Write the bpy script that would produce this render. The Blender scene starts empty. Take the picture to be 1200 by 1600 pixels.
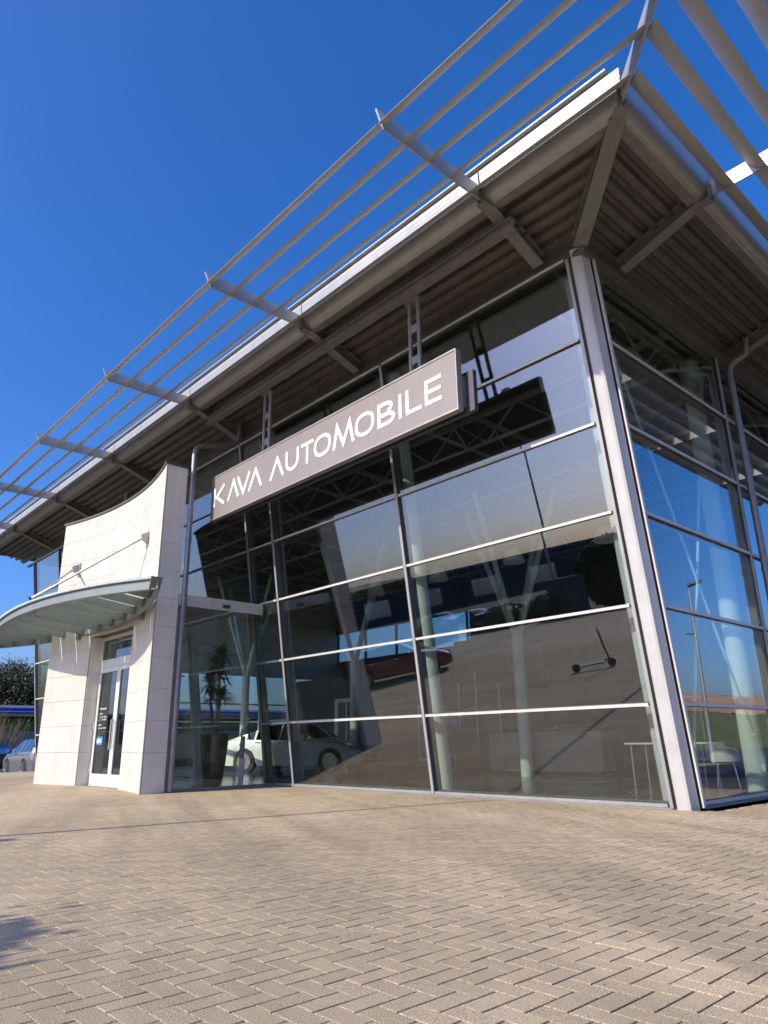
import bpy, math, random
import numpy as np
from mathutils import Vector, Matrix
R = math.radians
PI = math.pi
random.seed(7)
rng = np.random.default_rng(7)
scene = bpy.context.scene
COL = scene.collection

# ------------------------------------------------------------------ camera
cam_data = bpy.data.cameras.new('camera')
cam = bpy.data.objects.new('camera', cam_data)
COL.objects.link(cam)
scene.camera = cam
PITCH, YAW, ROLL = R(17.946), R(42.647), R(-0.886)
FPX = 1105.55
ax = Vector((-math.cos(YAW), math.sin(YAW), 0))
rt = Vector((ax.y, -ax.x, 0))
up = Vector((0, 0, 1))
fwd = ax * math.cos(PITCH) + up * math.sin(PITCH)
upv = -ax * math.sin(PITCH) + up * math.cos(PITCH)
r2 = rt * math.cos(ROLL) + upv * math.sin(ROLL)
u2 = -rt * math.sin(ROLL) + upv * math.cos(ROLL)
m = Matrix((r2, u2, -fwd)).transposed().to_4x4()
m.translation = Vector((4.424, -9.088, 0.864))
cam.matrix_world = m
cam_data.sensor_fit = 'VERTICAL'
cam_data.sensor_height = 36
cam_data.lens = 36 * FPX / 1600
cam_data.clip_start = 0.05
cam_data.clip_end = 3000

# ------------------------------------------------------------------ light
SUN_EL, SUN_AZ = R(33.5), R(10.0)          # azimuth measured from -Y towards -X
sdir = Vector((-math.sin(SUN_AZ) * math.cos(SUN_EL), -math.cos(SUN_AZ) * math.cos(SUN_EL), math.sin(SUN_EL)))
world = bpy.data.worlds.new('World')
scene.world = world
world.use_nodes = True
wn = world.node_tree.nodes
wl = world.node_tree.links
bg = wn['Background']
sky = wn.new('ShaderNodeTexSky')
sky.sky_type = 'NISHITA'
sky.sun_disc = False
sky.sun_elevation = SUN_EL
sky.sun_rotation = PI + SUN_AZ
sky.air_density = 1.0
sky.dust_density = 3.2
sky.ozone_density = 6.0
sky.altitude = 300
hs = wn.new('ShaderNodeHueSaturation')
hs.inputs['Saturation'].default_value = 1.25
wl.new(sky.outputs[0], hs.inputs['Color'])
tn = wn.new('ShaderNodeVectorMath')
tn.operation = 'MULTIPLY'
tn.inputs[1].default_value = (1.03, 1.01, 1.24)
wl.new(hs.outputs[0], tn.inputs[0])
wl.new(tn.outputs[0], bg.inputs[0])
bg.inputs[1].default_value = 0.18
sun_d = bpy.data.lights.new('sun', 'SUN')
sun_d.energy = 5.0
sun_d.angle = R(0.5)
sun_d.color = (1.0, 0.905, 0.73)
sun = bpy.data.objects.new('sun', sun_d)
sun.rotation_euler = (-sdir).to_track_quat('-Z', 'Y').to_euler()
COL.objects.link(sun)
scene.view_settings.view_transform = 'Standard'
scene.view_settings.look = 'None'
scene.view_settings.gamma = 1
scene.view_settings.exposure = 0.12
scene.view_settings.use_curve_mapping = False
scene.cycles.use_denoising = True
scene.cycles.denoising_input_passes = 'RGB_ALBEDO'
scene.cycles.max_bounces = 12
scene.cycles.diffuse_bounces = 4
scene.cycles.glossy_bounces = 5
scene.cycles.transmission_bounces = 8
scene.cycles.transparent_max_bounces = 32
scene.cycles.caustics_reflective = False
scene.cycles.caustics_refractive = False
scene.cycles.sample_clamp_indirect = 2.5

# ------------------------------------------------------------------ materials
def N(nt, t, **kw):
    n = nt.nodes.new(t)
    for k, v in kw.items():
        setattr(n, k, v)
    return n

def mat(name, col, rough=0.5, metal=0.0, var=0.12, scale=3.0, bump=0.0, bscale=60.0, spec=0.5, streak=0.0, coat=0.0, speck=0.0, island=0.0, bands=0.0):
    m = bpy.data.materials.new(name)
    m.use_nodes = True
    nt = m.node_tree
    b = nt.nodes['Principled BSDF']
    b.inputs['Roughness'].default_value = rough
    b.inputs['Metallic'].default_value = metal
    b.inputs['Specular IOR Level'].default_value = spec
    b.inputs['Coat Weight'].default_value = coat
    geo = N(nt, 'ShaderNodeNewGeometry')
    no = N(nt, 'ShaderNodeTexNoise')
    no.inputs['Scale'].default_value = scale
    no.inputs['Detail'].default_value = 6
    no.inputs['Roughness'].default_value = 0.65
    nt.links.new(geo.outputs['Position'], no.inputs['Vector'])
    mr = N(nt, 'ShaderNodeMapRange')
    mr.inputs[1].default_value = 0.3
    mr.inputs[2].default_value = 0.7
    mr.inputs[3].default_value = 1 - var
    mr.inputs[4].default_value = 1 + var
    nt.links.new(no.outputs[0], mr.inputs[0])
    fac = mr.outputs[0]
    def mul(a, bb):
        mm = N(nt, 'ShaderNodeMath', operation='MULTIPLY')
        nt.links.new(a, mm.inputs[0]); nt.links.new(bb, mm.inputs[1])
        return mm.outputs[0]
    if streak:
        mp = N(nt, 'ShaderNodeMapping')
        mp.inputs['Scale'].default_value = (7, 7, 0.5)
        nt.links.new(geo.outputs['Position'], mp.inputs[0])
        n2 = N(nt, 'ShaderNodeTexNoise'); n2.inputs['Scale'].default_value = 1.0; n2.inputs['Detail'].default_value = 5
        nt.links.new(mp.outputs[0], n2.inputs['Vector'])
        r2_ = N(nt, 'ShaderNodeMapRange'); r2_.inputs[1].default_value = 0.35; r2_.inputs[2].default_value = 0.65
        r2_.inputs[3].default_value = 1 - streak; r2_.inputs[4].default_value = 1.0
        nt.links.new(n2.outputs[0], r2_.inputs[0])
        fac = mul(fac, r2_.outputs[0])
    if speck:
        n3 = N(nt, 'ShaderNodeTexNoise'); n3.inputs['Scale'].default_value = 190; n3.inputs['Detail'].default_value = 2
        nt.links.new(geo.outputs['Position'], n3.inputs['Vector'])
        r3 = N(nt, 'ShaderNodeMapRange'); r3.inputs[1].default_value = 0.3; r3.inputs[2].default_value = 0.7
        r3.inputs[3].default_value = 1 - speck; r3.inputs[4].default_value = 1 + speck
        nt.links.new(n3.outputs[0], r3.inputs[0])
        fac = mul(fac, r3.outputs[0])
    if bands:  # stretched noise: long darker and lighter bands at an angle
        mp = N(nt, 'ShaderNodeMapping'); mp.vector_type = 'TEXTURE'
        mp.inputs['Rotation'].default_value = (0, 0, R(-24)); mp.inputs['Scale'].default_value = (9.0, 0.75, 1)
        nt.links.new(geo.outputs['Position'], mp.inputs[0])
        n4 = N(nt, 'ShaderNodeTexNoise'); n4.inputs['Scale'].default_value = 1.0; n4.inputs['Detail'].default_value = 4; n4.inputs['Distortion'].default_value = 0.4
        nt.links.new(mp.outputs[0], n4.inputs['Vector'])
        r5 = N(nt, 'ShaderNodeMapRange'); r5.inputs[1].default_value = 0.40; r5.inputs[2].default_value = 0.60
        r5.inputs[3].default_value = 1 - bands; r5.inputs[4].default_value = 1.04
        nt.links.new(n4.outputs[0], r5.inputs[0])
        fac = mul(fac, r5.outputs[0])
    if island:
        oi = N(nt, 'ShaderNodeObjectInfo')
        ad = N(nt, 'ShaderNodeMath', operation='ADD')
        nt.links.new(geo.outputs['Random Per Island'], ad.inputs[0]); nt.links.new(oi.outputs['Random'], ad.inputs[1])
        fr = N(nt, 'ShaderNodeMath', operation='FRACT'); nt.links.new(ad.outputs[0], fr.inputs[0])
        r4 = N(nt, 'ShaderNodeMapRange'); r4.inputs[3].default_value = 1 - island; r4.inputs[4].default_value = 1 + island
        nt.links.new(fr.outputs[0], r4.inputs[0])
        fac = mul(fac, r4.outputs[0])
    vm = N(nt, 'ShaderNodeVectorMath', operation='SCALE')
    vm.inputs[0].default_value = col[:3]
    nt.links.new(fac, vm.inputs['Scale'])
    nt.links.new(vm.outputs[0], b.inputs['Base Color'])
    rr = N(nt, 'ShaderNodeMapRange'); rr.inputs[3].default_value = max(0.02, rough * 0.85); rr.inputs[4].default_value = min(1, rough * 1.2)
    nt.links.new(no.outputs[0], rr.inputs[0]); nt.links.new(rr.outputs[0], b.inputs['Roughness'])
    if bump:
        nb = N(nt, 'ShaderNodeTexNoise'); nb.inputs['Scale'].default_value = bscale; nb.inputs['Detail'].default_value = 3
        nt.links.new(geo.outputs['Position'], nb.inputs['Vector'])
        bm = N(nt, 'ShaderNodeBump'); bm.inputs['Strength'].default_value = bump; bm.inputs['Distance'].default_value = 0.01
        nt.links.new(nb.outputs[0], bm.inputs['Height']); nt.links.new(bm.outputs[0], b.inputs['Normal'])
    return m

def glass_mat(name, tint, r0, wav=0.02, wscale=0.8):
    m = bpy.data.materials.new(name); m.use_nodes = True
    nt = m.node_tree; nt.nodes.clear()
    out = N(nt, 'ShaderNodeOutputMaterial')
    tr = N(nt, 'ShaderNodeBsdfTransparent'); tr.inputs[0].default_value = (*tint, 1)
    gl = N(nt, 'ShaderNodeBsdfGlossy'); gl.inputs['Roughness'].default_value = 0.0; gl.inputs[0].default_value = (0.96, 0.98, 1, 1)
    lw = N(nt, 'ShaderNodeLayerWeight'); lw.inputs[0].default_value = 0.5
    pw = N(nt, 'ShaderNodeMath', operation='POWER'); pw.inputs[1].default_value = 4.0
    nt.links.new(lw.outputs['Facing'], pw.inputs[0])
    mr = N(nt, 'ShaderNodeMapRange'); mr.inputs[3].default_value = r0; mr.inputs[4].default_value = 1.0
    nt.links.new(pw.outputs[0], mr.inputs[0])
    mx = N(nt, 'ShaderNodeMixShader')
    nt.links.new(mr.outputs[0], mx.inputs[0]); nt.links.new(tr.outputs[0], mx.inputs[1]); nt.links.new(gl.outputs[0], mx.inputs[2])
    if wav:
        g = N(nt, 'ShaderNodeNewGeometry')
        n = N(nt, 'ShaderNodeTexNoise'); n.inputs['Scale'].default_value = wscale; n.inputs['Detail'].default_value = 1
        nt.links.new(g.outputs['Position'], n.inputs['Vector'])
        b = N(nt, 'ShaderNodeBump'); b.inputs['Strength'].default_value = wav; b.inputs['Distance'].default_value = 0.1
        nt.links.new(n.outputs[0], b.inputs['Height']); nt.links.new(b.outputs[0], gl.inputs['Normal'])
    nt.links.new(mx.outputs[0], out.inputs[0])
    return m

ALU = mat('aluminium_frame', (0.57, 0.56, 0.54), 0.42, 0.08, 0.08, 2, streak=0.12)
ALU_M = mat('mullion_aluminium', (0.36, 0.355, 0.35), 0.4, 0.2, 0.08, 2, streak=0.12)
ALU_D = mat('gasket_rubber', (0.03, 0.03, 0.032), 0.6)
STEEL = mat('painted_steel', (0.235, 0.23, 0.222), 0.5, 0.1, 0.14, 2.5, streak=0.15)
FASC = mat('fascia_aluminium', (0.42, 0.42, 0.41), 0.38, 0.35, 0.07, 1.5, streak=0.08)
BLADE = mat('louver_blade_aluminium', (0.46, 0.465, 0.47), 0.45, 0.1, 0.05, 2)
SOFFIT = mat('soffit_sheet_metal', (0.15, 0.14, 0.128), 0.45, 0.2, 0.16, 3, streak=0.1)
GREENM = mat('canopy_paint', (0.20, 0.228, 0.218), 0.45, 0.1, 0.08, 3)
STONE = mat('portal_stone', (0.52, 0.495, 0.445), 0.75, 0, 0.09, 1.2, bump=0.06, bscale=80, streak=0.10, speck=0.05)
STONE_LIFT = mat('portal_stone_shade_lift', (0.78, 0.75, 0.70), 0.78, 0, 0.06, 1.5, bump=0.06, bscale=80, streak=0.07, speck=0.04)  # same stone with a lighter colour that lifts the shaded returns
JOINT = mat('joint_filler', (0.18, 0.17, 0.16), 0.9)
CAPM = mat('cap_sheet', (0.08, 0.08, 0.085), 0.5)
PIPE = mat('zinc_pipe', (0.22, 0.225, 0.235), 0.45, 0.4, 0.2, 5)
COLM = mat('round_column_paint', (0.66, 0.74, 0.69), 0.45, 0, 0.06, 2)
TRUSS = mat('truss_paint', (0.42, 0.43, 0.42), 0.5, 0, 0.1, 3)
DECK = mat('ceiling_deck_metal', (0.16, 0.16, 0.155), 0.5, 0.3, 0.2, 8)
GALV = mat('galvanised', (0.42, 0.42, 0.42), 0.45, 0.5, 0.2, 8)
SIGNM = mat('sign_face_foil', (0.235, 0.205, 0.20), 0.45, 0.0, 0.06, 1.2, streak=0.06)
SIGNE = mat('sign_edge', (0.34, 0.32, 0.31), 0.4, 0.4)
SIGNB = mat('sign_back', (0.06, 0.06, 0.08), 0.5, 0.1)
LETTER = mat('letter_white', (0.9, 0.88, 0.85), 0.5, 0, 0.04)
DOORW = mat('door_frame_white', (0.62, 0.60, 0.57), 0.4, 0.1, 0.05)
WHITE = mat('white_lacquer', (0.75, 0.75, 0.73), 0.4, 0, 0.04)
IWALL = mat('interior_wall', (0.17, 0.17, 0.165), 0.8, 0, 0.05, 1)
IWALL_G = mat('interior_wall_grey', (0.10, 0.10, 0.105), 0.8, 0, 0.08, 1)
ITILE = mat('showroom_tile', (0.15, 0.15, 0.14), 0.16, 0, 0.1, 2, speck=0.06)
BLACK = mat('black_plastic', (0.02, 0.02, 0.022), 0.4)
RUBBER = mat('tyre_rubber', (0.02, 0.02, 0.02), 0.8)
CHROME = mat('polished_metal', (0.7, 0.7, 0.72), 0.18, 1.0, 0.05)
POT = mat('planter_black', (0.022, 0.022, 0.024), 0.32, 0, 0.2, 8, bump=0.25, bscale=25)
LEAF = mat('dracaena_leaf', (0.05, 0.085, 0.03), 0.45, 0, 0.3, 20)
BARK = mat('bark', (0.16, 0.11, 0.075), 0.9, 0, 0.3, 30, bump=0.5, bscale=60)
SOIL = mat('soil', (0.05, 0.035, 0.025), 0.95)
HEDGE = mat('hedge_leaf', (0.055, 0.075, 0.022), 0.6, 0, 0.35, 3, island=0.45)
CONIF = mat('conifer_leaf', (0.045, 0.06, 0.032), 0.7, 0, 0.3, 0.6, island=0.45)
BROWNT = mat('brown_twig_leaf', (0.085, 0.070, 0.04), 0.8, 0, 0.3, 0.6, island=0.4)
TWIG = mat('bare_twig', (0.20, 0.15, 0.09), 0.9, 0, 0.2, 6)
ASPH = mat('asphalt', (0.055, 0.055, 0.056), 0.9, 0, 0.15, 0.8, bump=0.3, bscale=120, speck=0.25)
PAVER = mat('concrete_paver', (0.42, 0.33, 0.212), 0.88, 0, 0.16, 0.42, bump=0.55, bscale=230, speck=0.60, island=0.075, bands=0.20)
BEDM = mat('joint_sand', (0.055, 0.042, 0.03), 0.95, 0, 0.3, 15, speck=0.2)
FARPAVE = mat('far_paving', (0.38, 0.31, 0.22), 0.9, 0, 0.12, 0.5, speck=0.2)
GRASS = mat('grass_slope', (0.13, 0.14, 0.045), 0.95, 0, 0.3, 0.8, bump=0.6, bscale=6)
SAND = mat('sandy_hill', (0.45, 0.27, 0.16), 0.95, 0, 0.25, 0.3, bump=0.5, bscale=3)
KERB = mat('kerb_stone', (0.33, 0.32, 0.30), 0.9, 0, 0.15, 4)
BLUE = mat('blue_panel', (0.012, 0.035, 0.32), 0.4, 0, 0.05)
BLUE_L = mat('sticker_blue', (0.02, 0.22, 0.65), 0.4, 0, 0.03)
GREENP = mat('green_panel', (0.03, 0.20, 0.02), 0.45, 0, 0.08)
SHOPG = mat('shop_wall_grey', (0.30, 0.30, 0.31), 0.8, 0, 0.1)
RED = mat('red_panel', (0.5, 0.03, 0.02), 0.45, 0, 0.05)
ORANGE = mat('orange_panel', (0.75, 0.33, 0.05), 0.45, 0, 0.05)
PRINT = mat('print_grey', (0.16, 0.16, 0.165), 0.5)
C_SILVER = mat('car_paint_silver', (0.13, 0.13, 0.135), 0.3, 0.15, 0.03, coat=0.8)
C_BLACK = mat('car_paint_black', (0.012, 0.012, 0.014), 0.2, 0.2, 0.03, coat=1)
C_WHITE = mat('car_paint_white', (0.60, 0.64, 0.60), 0.22, 0, 0.03, coat=1)
C_RED = mat('car_paint_red', (0.16, 0.012, 0.018), 0.2, 0.4, 0.03, coat=1)
C_GREY = mat('car_paint_grey', (0.08, 0.085, 0.09), 0.22, 0.5, 0.03, coat=1)
HEADL = mat('headlight_lens', (0.35, 0.37, 0.4), 0.08, 0.5, 0.1)
TAILL = mat('tail_light_lens', (0.35, 0.01, 0.01), 0.15, 0, 0.1)
GLASS = glass_mat('facade_glass', (0.78, 0.815, 0.795), 0.115, 0.0008, 0.5)
GLASS_V = glass_mat('vestibule_glass', (0.88, 0.92, 0.90), 0.035, 0)
GLASS_S = glass_mat('side_glass', (0.83, 0.87, 0.85), 0.115, 0)
GLASS_D = glass_mat('door_glass', (0.45, 0.48, 0.47), 0.10, 0.012, 0.8)
GLASS_C = glass_mat('car_glass', (0.04, 0.045, 0.045), 0.06, 0)
FROST = mat('frosted_glass', (0.55, 0.62, 0.58), 0.35, 0, 0.05)
_nt = FROST.node_tree
_tl = N(_nt, 'ShaderNodeBsdfTranslucent'); _tl.inputs[0].default_value = (0.92, 0.96, 0.93, 1)
_mx = N(_nt, 'ShaderNodeMixShader'); _mx.inputs[0].default_value = 0.85
_nt.links.new(_nt.nodes['Principled BSDF'].outputs[0], _mx.inputs[1]); _nt.links.new(_tl.outputs[0], _mx.inputs[2])
_nt.links.new(_mx.outputs[0], _nt.nodes['Material Output'].inputs[0])

# ------------------------------------------------------------------ mesh builder
class M:
    def __init__(s):
        s.v = []; s.f = []; s.mi = []; s.sm = []
    def add(s, vs, fs, mi=0, smooth=False):
        o = len(s.v)
        s.v += [tuple(p) for p in vs]
        for f in fs:
            s.f.append([o + i for i in f]); s.mi.append(mi); s.sm.append(smooth)
        return s
    def box(s, x0, x1, y0, y1, z0, z1, mi=0):
        vs = [(x, y, z) for z in (z0, z1) for y in (y0, y1) for x in (x0, x1)]
        return s.add(vs, [(0, 2, 3, 1), (4, 5, 7, 6), (0, 1, 5, 4), (2, 6, 7, 3), (0, 4, 6, 2), (1, 3, 7, 5)], mi)
    def prism(s, poly, vec, mi=0, smooth=False, caps=True):
        """poly: ring of 3-D points; extruded by vec"""
        n = len(poly); v = Vector(vec)
        vs = [Vector(p) for p in poly] + [Vector(p) + v for p in poly]
        s.add(vs, [(i, (i + 1) % n, n + (i + 1) % n, n + i) for i in range(n)], mi, smooth)
        if caps:
            s.add(vs[:n], [tuple(range(n))[::-1]], mi); s.add(vs[n:], [tuple(range(n))], mi)
        return s
    def loft(s, rings, mi=0, smooth=True, caps=True, closed=True):
        n = len(rings[0]); vs = [p for r in rings for p in r]; fs = []
        for k in range(len(rings) - 1):
            for i in range(n if closed else n - 1):
                a, b = k * n + i, k * n + (i + 1) % n
                fs.append((a, b, b + n, a + n))
        s.add(vs, fs, mi, smooth)
        if caps and closed:
            s.add(rings[0], [tuple(range(n))[::-1]], mi); s.add(rings[-1], [tuple(range(n))], mi)
        return s
    def beam(s, p0, p1, w, h, upd=(0, 0, 1), mi=0, off=(0, 0)):
        """box along p0-p1: width w across, height h along upd; off shifts (across, up)"""
        p0 = Vector(p0); p1 = Vector(p1); d = (p1 - p0).normalized()
        a = d.cross(Vector(upd)).normalized(); u = a.cross(d).normalized()
        c = a * off[0] + u * off[1]
        ring = [c + a * x + u * y for x, y in ((-w / 2, -h / 2), (w / 2, -h / 2), (w / 2, h / 2), (-w / 2, h / 2))]
        return s.prism([p0 + r for r in ring], p1 - p0, mi)
    def tube(s, pts, r, n=12, mi=0, caps=True):
        pts = [Vector(p) for p in pts]; rings = []
        rs = r if isinstance(r, (list, tuple)) else [r] * len(pts)
        prev = None
        for i, p in enumerate(pts):
            d = (pts[min(i + 1, len(pts) - 1)] - pts[max(i - 1, 0)]).normalized()
            if prev is None:
                a = d.cross(Vector((0, 0, 1)) if abs(d.z) < 0.9 else Vector((1, 0, 0))).normalized()
            else:
                a = (prev - d * prev.dot(d)).normalized()
            prev = a; b = d.cross(a)
            rings.append([p + (a * math.cos(t) + b * math.sin(t)) * rs[i] for t in [2 * PI * k / n for k in range(n)]])
        return s.loft(rings, mi, True, caps)
    def lathe(s, prof, c=(0, 0, 0), n=24, mi=0, axis='z'):
        rings = []
        for r, z in prof:
            ring = []
            for k in range(n):
                t = 2 * PI * k / n
                q = (r * math.cos(t), r * math.sin(t), z) if axis == 'z' else (r * math.cos(t), z, r * math.sin(t))
                ring.append((c[0] + q[0], c[1] + q[1], c[2] + q[2]))
            rings.append(ring)
        return s.loft(rings, mi, True, True)
    def ibeam(s, p0, p1, w, h, t=0.012, upd=(0, 0, 1), mi=0):
        s.beam(p0, p1, w, t, upd, mi, (0, -h / 2 + t / 2))
        s.beam(p0, p1, t, h - 2 * t, upd, mi)
        s.beam(p0, p1, w, t, upd, mi, (0, h / 2 - t / 2))
        return s
    def mesh(s, name, mats):
        me = bpy.data.meshes.new(name)
        me.from_pydata(s.v, [], s.f)
        for mm in (mats if isinstance(mats, (list, tuple)) else [mats]):
            me.materials.append(mm)
        me.polygons.foreach_set('material_index', s.mi)
        me.polygons.foreach_set('use_smooth', s.sm)
        me.update()
        if any(s.sm): me.set_sharp_from_angle(angle=R(38))
        return me
    def build(s, name, mats, parent=None, **kw):
        return link(name, s.mesh(name, mats), parent, **kw)

def link(name, me, parent=None, label=None, cat=None, group=None, kind=None, loc=None, rz=0):
    o = bpy.data.objects.new(name, me)
    COL.objects.link(o)
    if parent is not None:
        o.parent = parent
    if loc is not None:
        o.location = loc
    if rz:
        o.rotation_euler.z = rz
    if label: o['label'] = label
    if cat: o['category'] = cat
    if group: o['group'] = group
    if kind: o['kind'] = kind
    return o

def thing(name, label, cat, loc=(0, 0, 0), rz=0, group=None):
    o = bpy.data.objects.new(name, None)
    COL.objects.link(o)
    o.location = loc; o.rotation_euler.z = rz
    o.empty_display_size = 0.3
    o['label'] = label; o['category'] = cat
    if group: o['group'] = group
    return o

def copy_tree(o, parent=None):
    c = o.copy(); COL.objects.link(c)
    if parent is not None: c.parent = parent
    for ch in [x for x in bpy.data.objects if x.parent == o]:
        copy_tree(ch, c)
    return c

def text_mesh(txt, size, extr=0.002):
    cu = bpy.data.curves.new('lettering', 'FONT')
    cu.body = txt; cu.size = size; cu.extrude = extr
    o = bpy.data.objects.new('lettering', cu); COL.objects.link(o)
    me = bpy.data.meshes.new_from_object(o.evaluated_get(bpy.context.evaluated_depsgraph_get()))
    bpy.data.objects.remove(o); bpy.data.curves.remove(cu)
    return me

# ------------------------------------------------------------------ setting: ground
GZ = -0.33
g = M(); g.add([(-900, -900, GZ), (900, -900, GZ), (900, 900, GZ), (-900, 900, GZ)], [(0, 1, 2, 3)])
g.build('ground', ASPH, kind='structure')
# paving bed (slab) and far paving
PX0, PX1, PY0, PY1 = -20.0, 6.0, -16.0, 0.0
bed = M()
bed.box(-24.6, 9.0, -27.0, 0.30, GZ + 0.004, -0.020)
bed.box(0.30, 9.0, 0.30, 16.0, GZ + 0.004, -0.020)
paving = bed.build('paving', BEDM, kind='structure')
fp = M()
fp.box(-24.6, PX0, -27.0, 0.28, -0.019, -0.001)
fp.box(PX0, 9.0, -27.0, PY0, -0.012, -0.001)
fp.box(PX1, 9.0, PY0, 16.0, -0.012, -0.001)
fp.build('distant_paving', FARPAVE, paving)
kb = M()
y = -27.0
while y < 0.2:
    kb.box(-24.78, -24.605, y + 0.004, min(y + 0.99, 0.28), GZ + 0.005, 0.004); y += 1.0
kb.build('kerb', KERB, kind='structure')

# herringbone bricks
W = 0.1
G1, G2 = 0.0046, 0.0017      # half joints along x and along y
CH, DP = 0.0018, 0.0016
def brick_template(hx, hy):
    v = []
    for (a, z) in ((0, -0.030), (0, -DP), (CH, 0.0)):
        v += [(-hx + a, -hy + a, z), (hx - a, -hy + a, z), (hx - a, hy - a, z), (-hx + a, hy - a, z)]
    f = [(8, 9, 10, 11)]
    for k in (0, 4):
        for i in range(4):
            j = (i + 1) % 4
            f.append((k + i, k + j, k + 4 + j, k + 4 + i))
    return np.array(v), np.array(f)
TH, TF = brick_template(0.1 - G1, 0.05 - G2)
TV, _ = brick_template(0.05 - G1, 0.1 - G2)
cen = []
ix0, ix1 = int(PX0 / W), int(PX1 / W)
for i in range(ix0, ix1):
    for j in range(int(PY0 / W), int(PY1 / W)):
        k = (i - j) % 4
        if k == 0:
            cen.append(((i + 1) * W, (j + .5) * W, 0))
        elif k == 3:
            cen.append(((i + .5) * W, (j + 1) * W, 1))
# right of the building corner the paving goes on
for i in range(int(0.35 / W), ix1):
    for j in range(0, 40):
        k = (i - j) % 4
        if k == 0: cen.append(((i + 1) * W, (j + .5) * W, 0))
        elif k == 3: cen.append(((i + .5) * W, (j + 1) * W, 1))
cen = np.array(cen)
n = len(cen)
# which ones show largest: nearest inside the frame
C = np.array(m.translation)
dv = np.stack([cen[:, 0], cen[:, 1], np.zeros(n)], 1) - C
zf = dv @ np.array(fwd)
px = 600 + FPX * (dv @ np.array(r2)) / np.maximum(zf, .01)
py = 800 - FPX * (dv @ np.array(u2)) / np.maximum(zf, .01)
inside = (zf > .5) & (px > -5) & (px < 1205) & (py > 0) & (py < 1605)
dist = np.where(inside, zf, 1e9)
order = np.argsort(dist)[:300]
near = set(order.tolist())
jz = rng.normal(0, 0.0005, n)
tx = rng.normal(0, 0.0022, (n, 2))
far = np.array([i for i in range(n) if i not in near])
def bricks_np(idx):
    vs = np.zeros((len(idx), 12, 3)); h = cen[idx, 2] == 0
    vs[h] = TH; vs[~h] = TV
    vs[:, :, 2] += jz[idx][:, None] + vs[:, :, 0] * tx[idx, 0][:, None] + vs[:, :, 1] * tx[idx, 1][:, None]
    vs[:, :, :2] += cen[idx][:, None, :2] + rng.normal(0, 0.0006, (len(idx), 1, 2))
    return vs
vs = bricks_np(far)
fs = (TF[None] + (np.arange(len(far)) * 12)[:, None, None]).reshape(-1, 4)
me = bpy.data.meshes.new('brick_field')
me.vertices.add(len(far) * 12); me.vertices.foreach_set('co', vs.reshape(-1))
me.loops.add(fs.size); me.loops.foreach_set('vertex_index', fs.reshape(-1).astype(np.int32))
me.polygons.add(len(fs)); me.polygons.foreach_set('loop_start', np.arange(0, fs.size, 4, dtype=np.int32))
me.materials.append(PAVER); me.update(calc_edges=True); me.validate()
me.polygons.foreach_set('use_smooth', np.zeros(len(fs), bool))
link('brick_field', me, paving, kind='stuff')
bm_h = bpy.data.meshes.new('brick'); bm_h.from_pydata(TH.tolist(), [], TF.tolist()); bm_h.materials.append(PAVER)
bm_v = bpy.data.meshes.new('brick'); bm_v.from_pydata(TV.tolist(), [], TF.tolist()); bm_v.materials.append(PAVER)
for _m in (bm_h, bm_v): _m.polygons.foreach_set('use_smooth', [False] * len(_m.polygons))
for i in order:
    o = link('brick', bm_h if cen[i, 2] == 0 else bm_v, paving)
    o.location = (cen[i, 0], cen[i, 1], jz[i]); o.rotation_euler = (tx[i, 1], -tx[i, 0], 0)

# ------------------------------------------------------------------ showroom building
L = 0.1395                      # outward lean of the front glazing
TS = 1.268                      # transom spacing
XE = -24.2                      # far end of the front
YB = 14.0                       # depth
ZT = 7.6
XPR, XPL = -8.85, -14.77        # portal sides
bld = thing('showroom_building', 'glass fronted car showroom with leaning facade and wide louvred metal roof', 'building')
def F(x, z, d=0.0):
    """point on the leaning front plane, d outwards"""
    c = 1 / math.sqrt(1 + L * L)
    return Vector((x, -L * z - d * c, z - d * c * L))
nrmF = Vector((0, -1, -L)).normalized()

def capbar(p0, p1, nrm, w=0.06, name='mullion', inner=0.14, outer=0.05):
    q = M()
    q.beam(p0, p1, w, outer * 0.45, nrm, 0, (0, outer * 0.78))          # bright cap
    q.beam(p0, p1, w * 0.62, outer * 0.55, nrm, 1, (0, outer * 0.275))  # dark gasket
    q.beam(p0, p1, w * 1.05, inner, nrm, 2, (0, -inner / 2 - 0.02))     # inner box
    return q.build(name, [ALU_M if name in ('mullion', 'corner_frame', 'bottom_rail') else ALU, ALU_D, STEEL], bld)

# corner column: box with a chamfered face, leaning
cc = M()
prof = [(-0.30, 0.02), (-0.30, 0.10), (0.0, 0.30), (0.10, 0.30), (0.10, -0.02), (0.02, -0.10)]
def colring(z):
    return [(x - 0.06, -L * z + y - 0.0, z) for x, y in [(-0.075, 0.16), (-0.075, -0.02), (-0.045, -0.045), (0.055, 0.0), (0.085, 0.02), (0.11, 0.20)]]
cc.loft([colring(-0.02), colring(7.70)], 0, False)
cc.build('corner_column', ALU, bld)
capbar(F(-0.19, 0.02), F(-0.19, ZT), nrmF, 0.045, 'corner_frame')
q = M()
for (dx, w_, mi) in ((0.100, 0.02, 1), (0.085, 0.05, 0)):
    pass
q.beam((0.055, 0.25, 0.02), (0.055, 0.25 - L * ZT, ZT), 0.03, 0.06, (1, 0, 0), 1)
q.beam((0.085, 0.25, 0.02), (0.085, 0.25 - L * ZT, ZT), 0.055, 0.025, (1, 0, 0), 0)
q.build('corner_frame', [ALU, ALU_D], bld)

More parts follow.
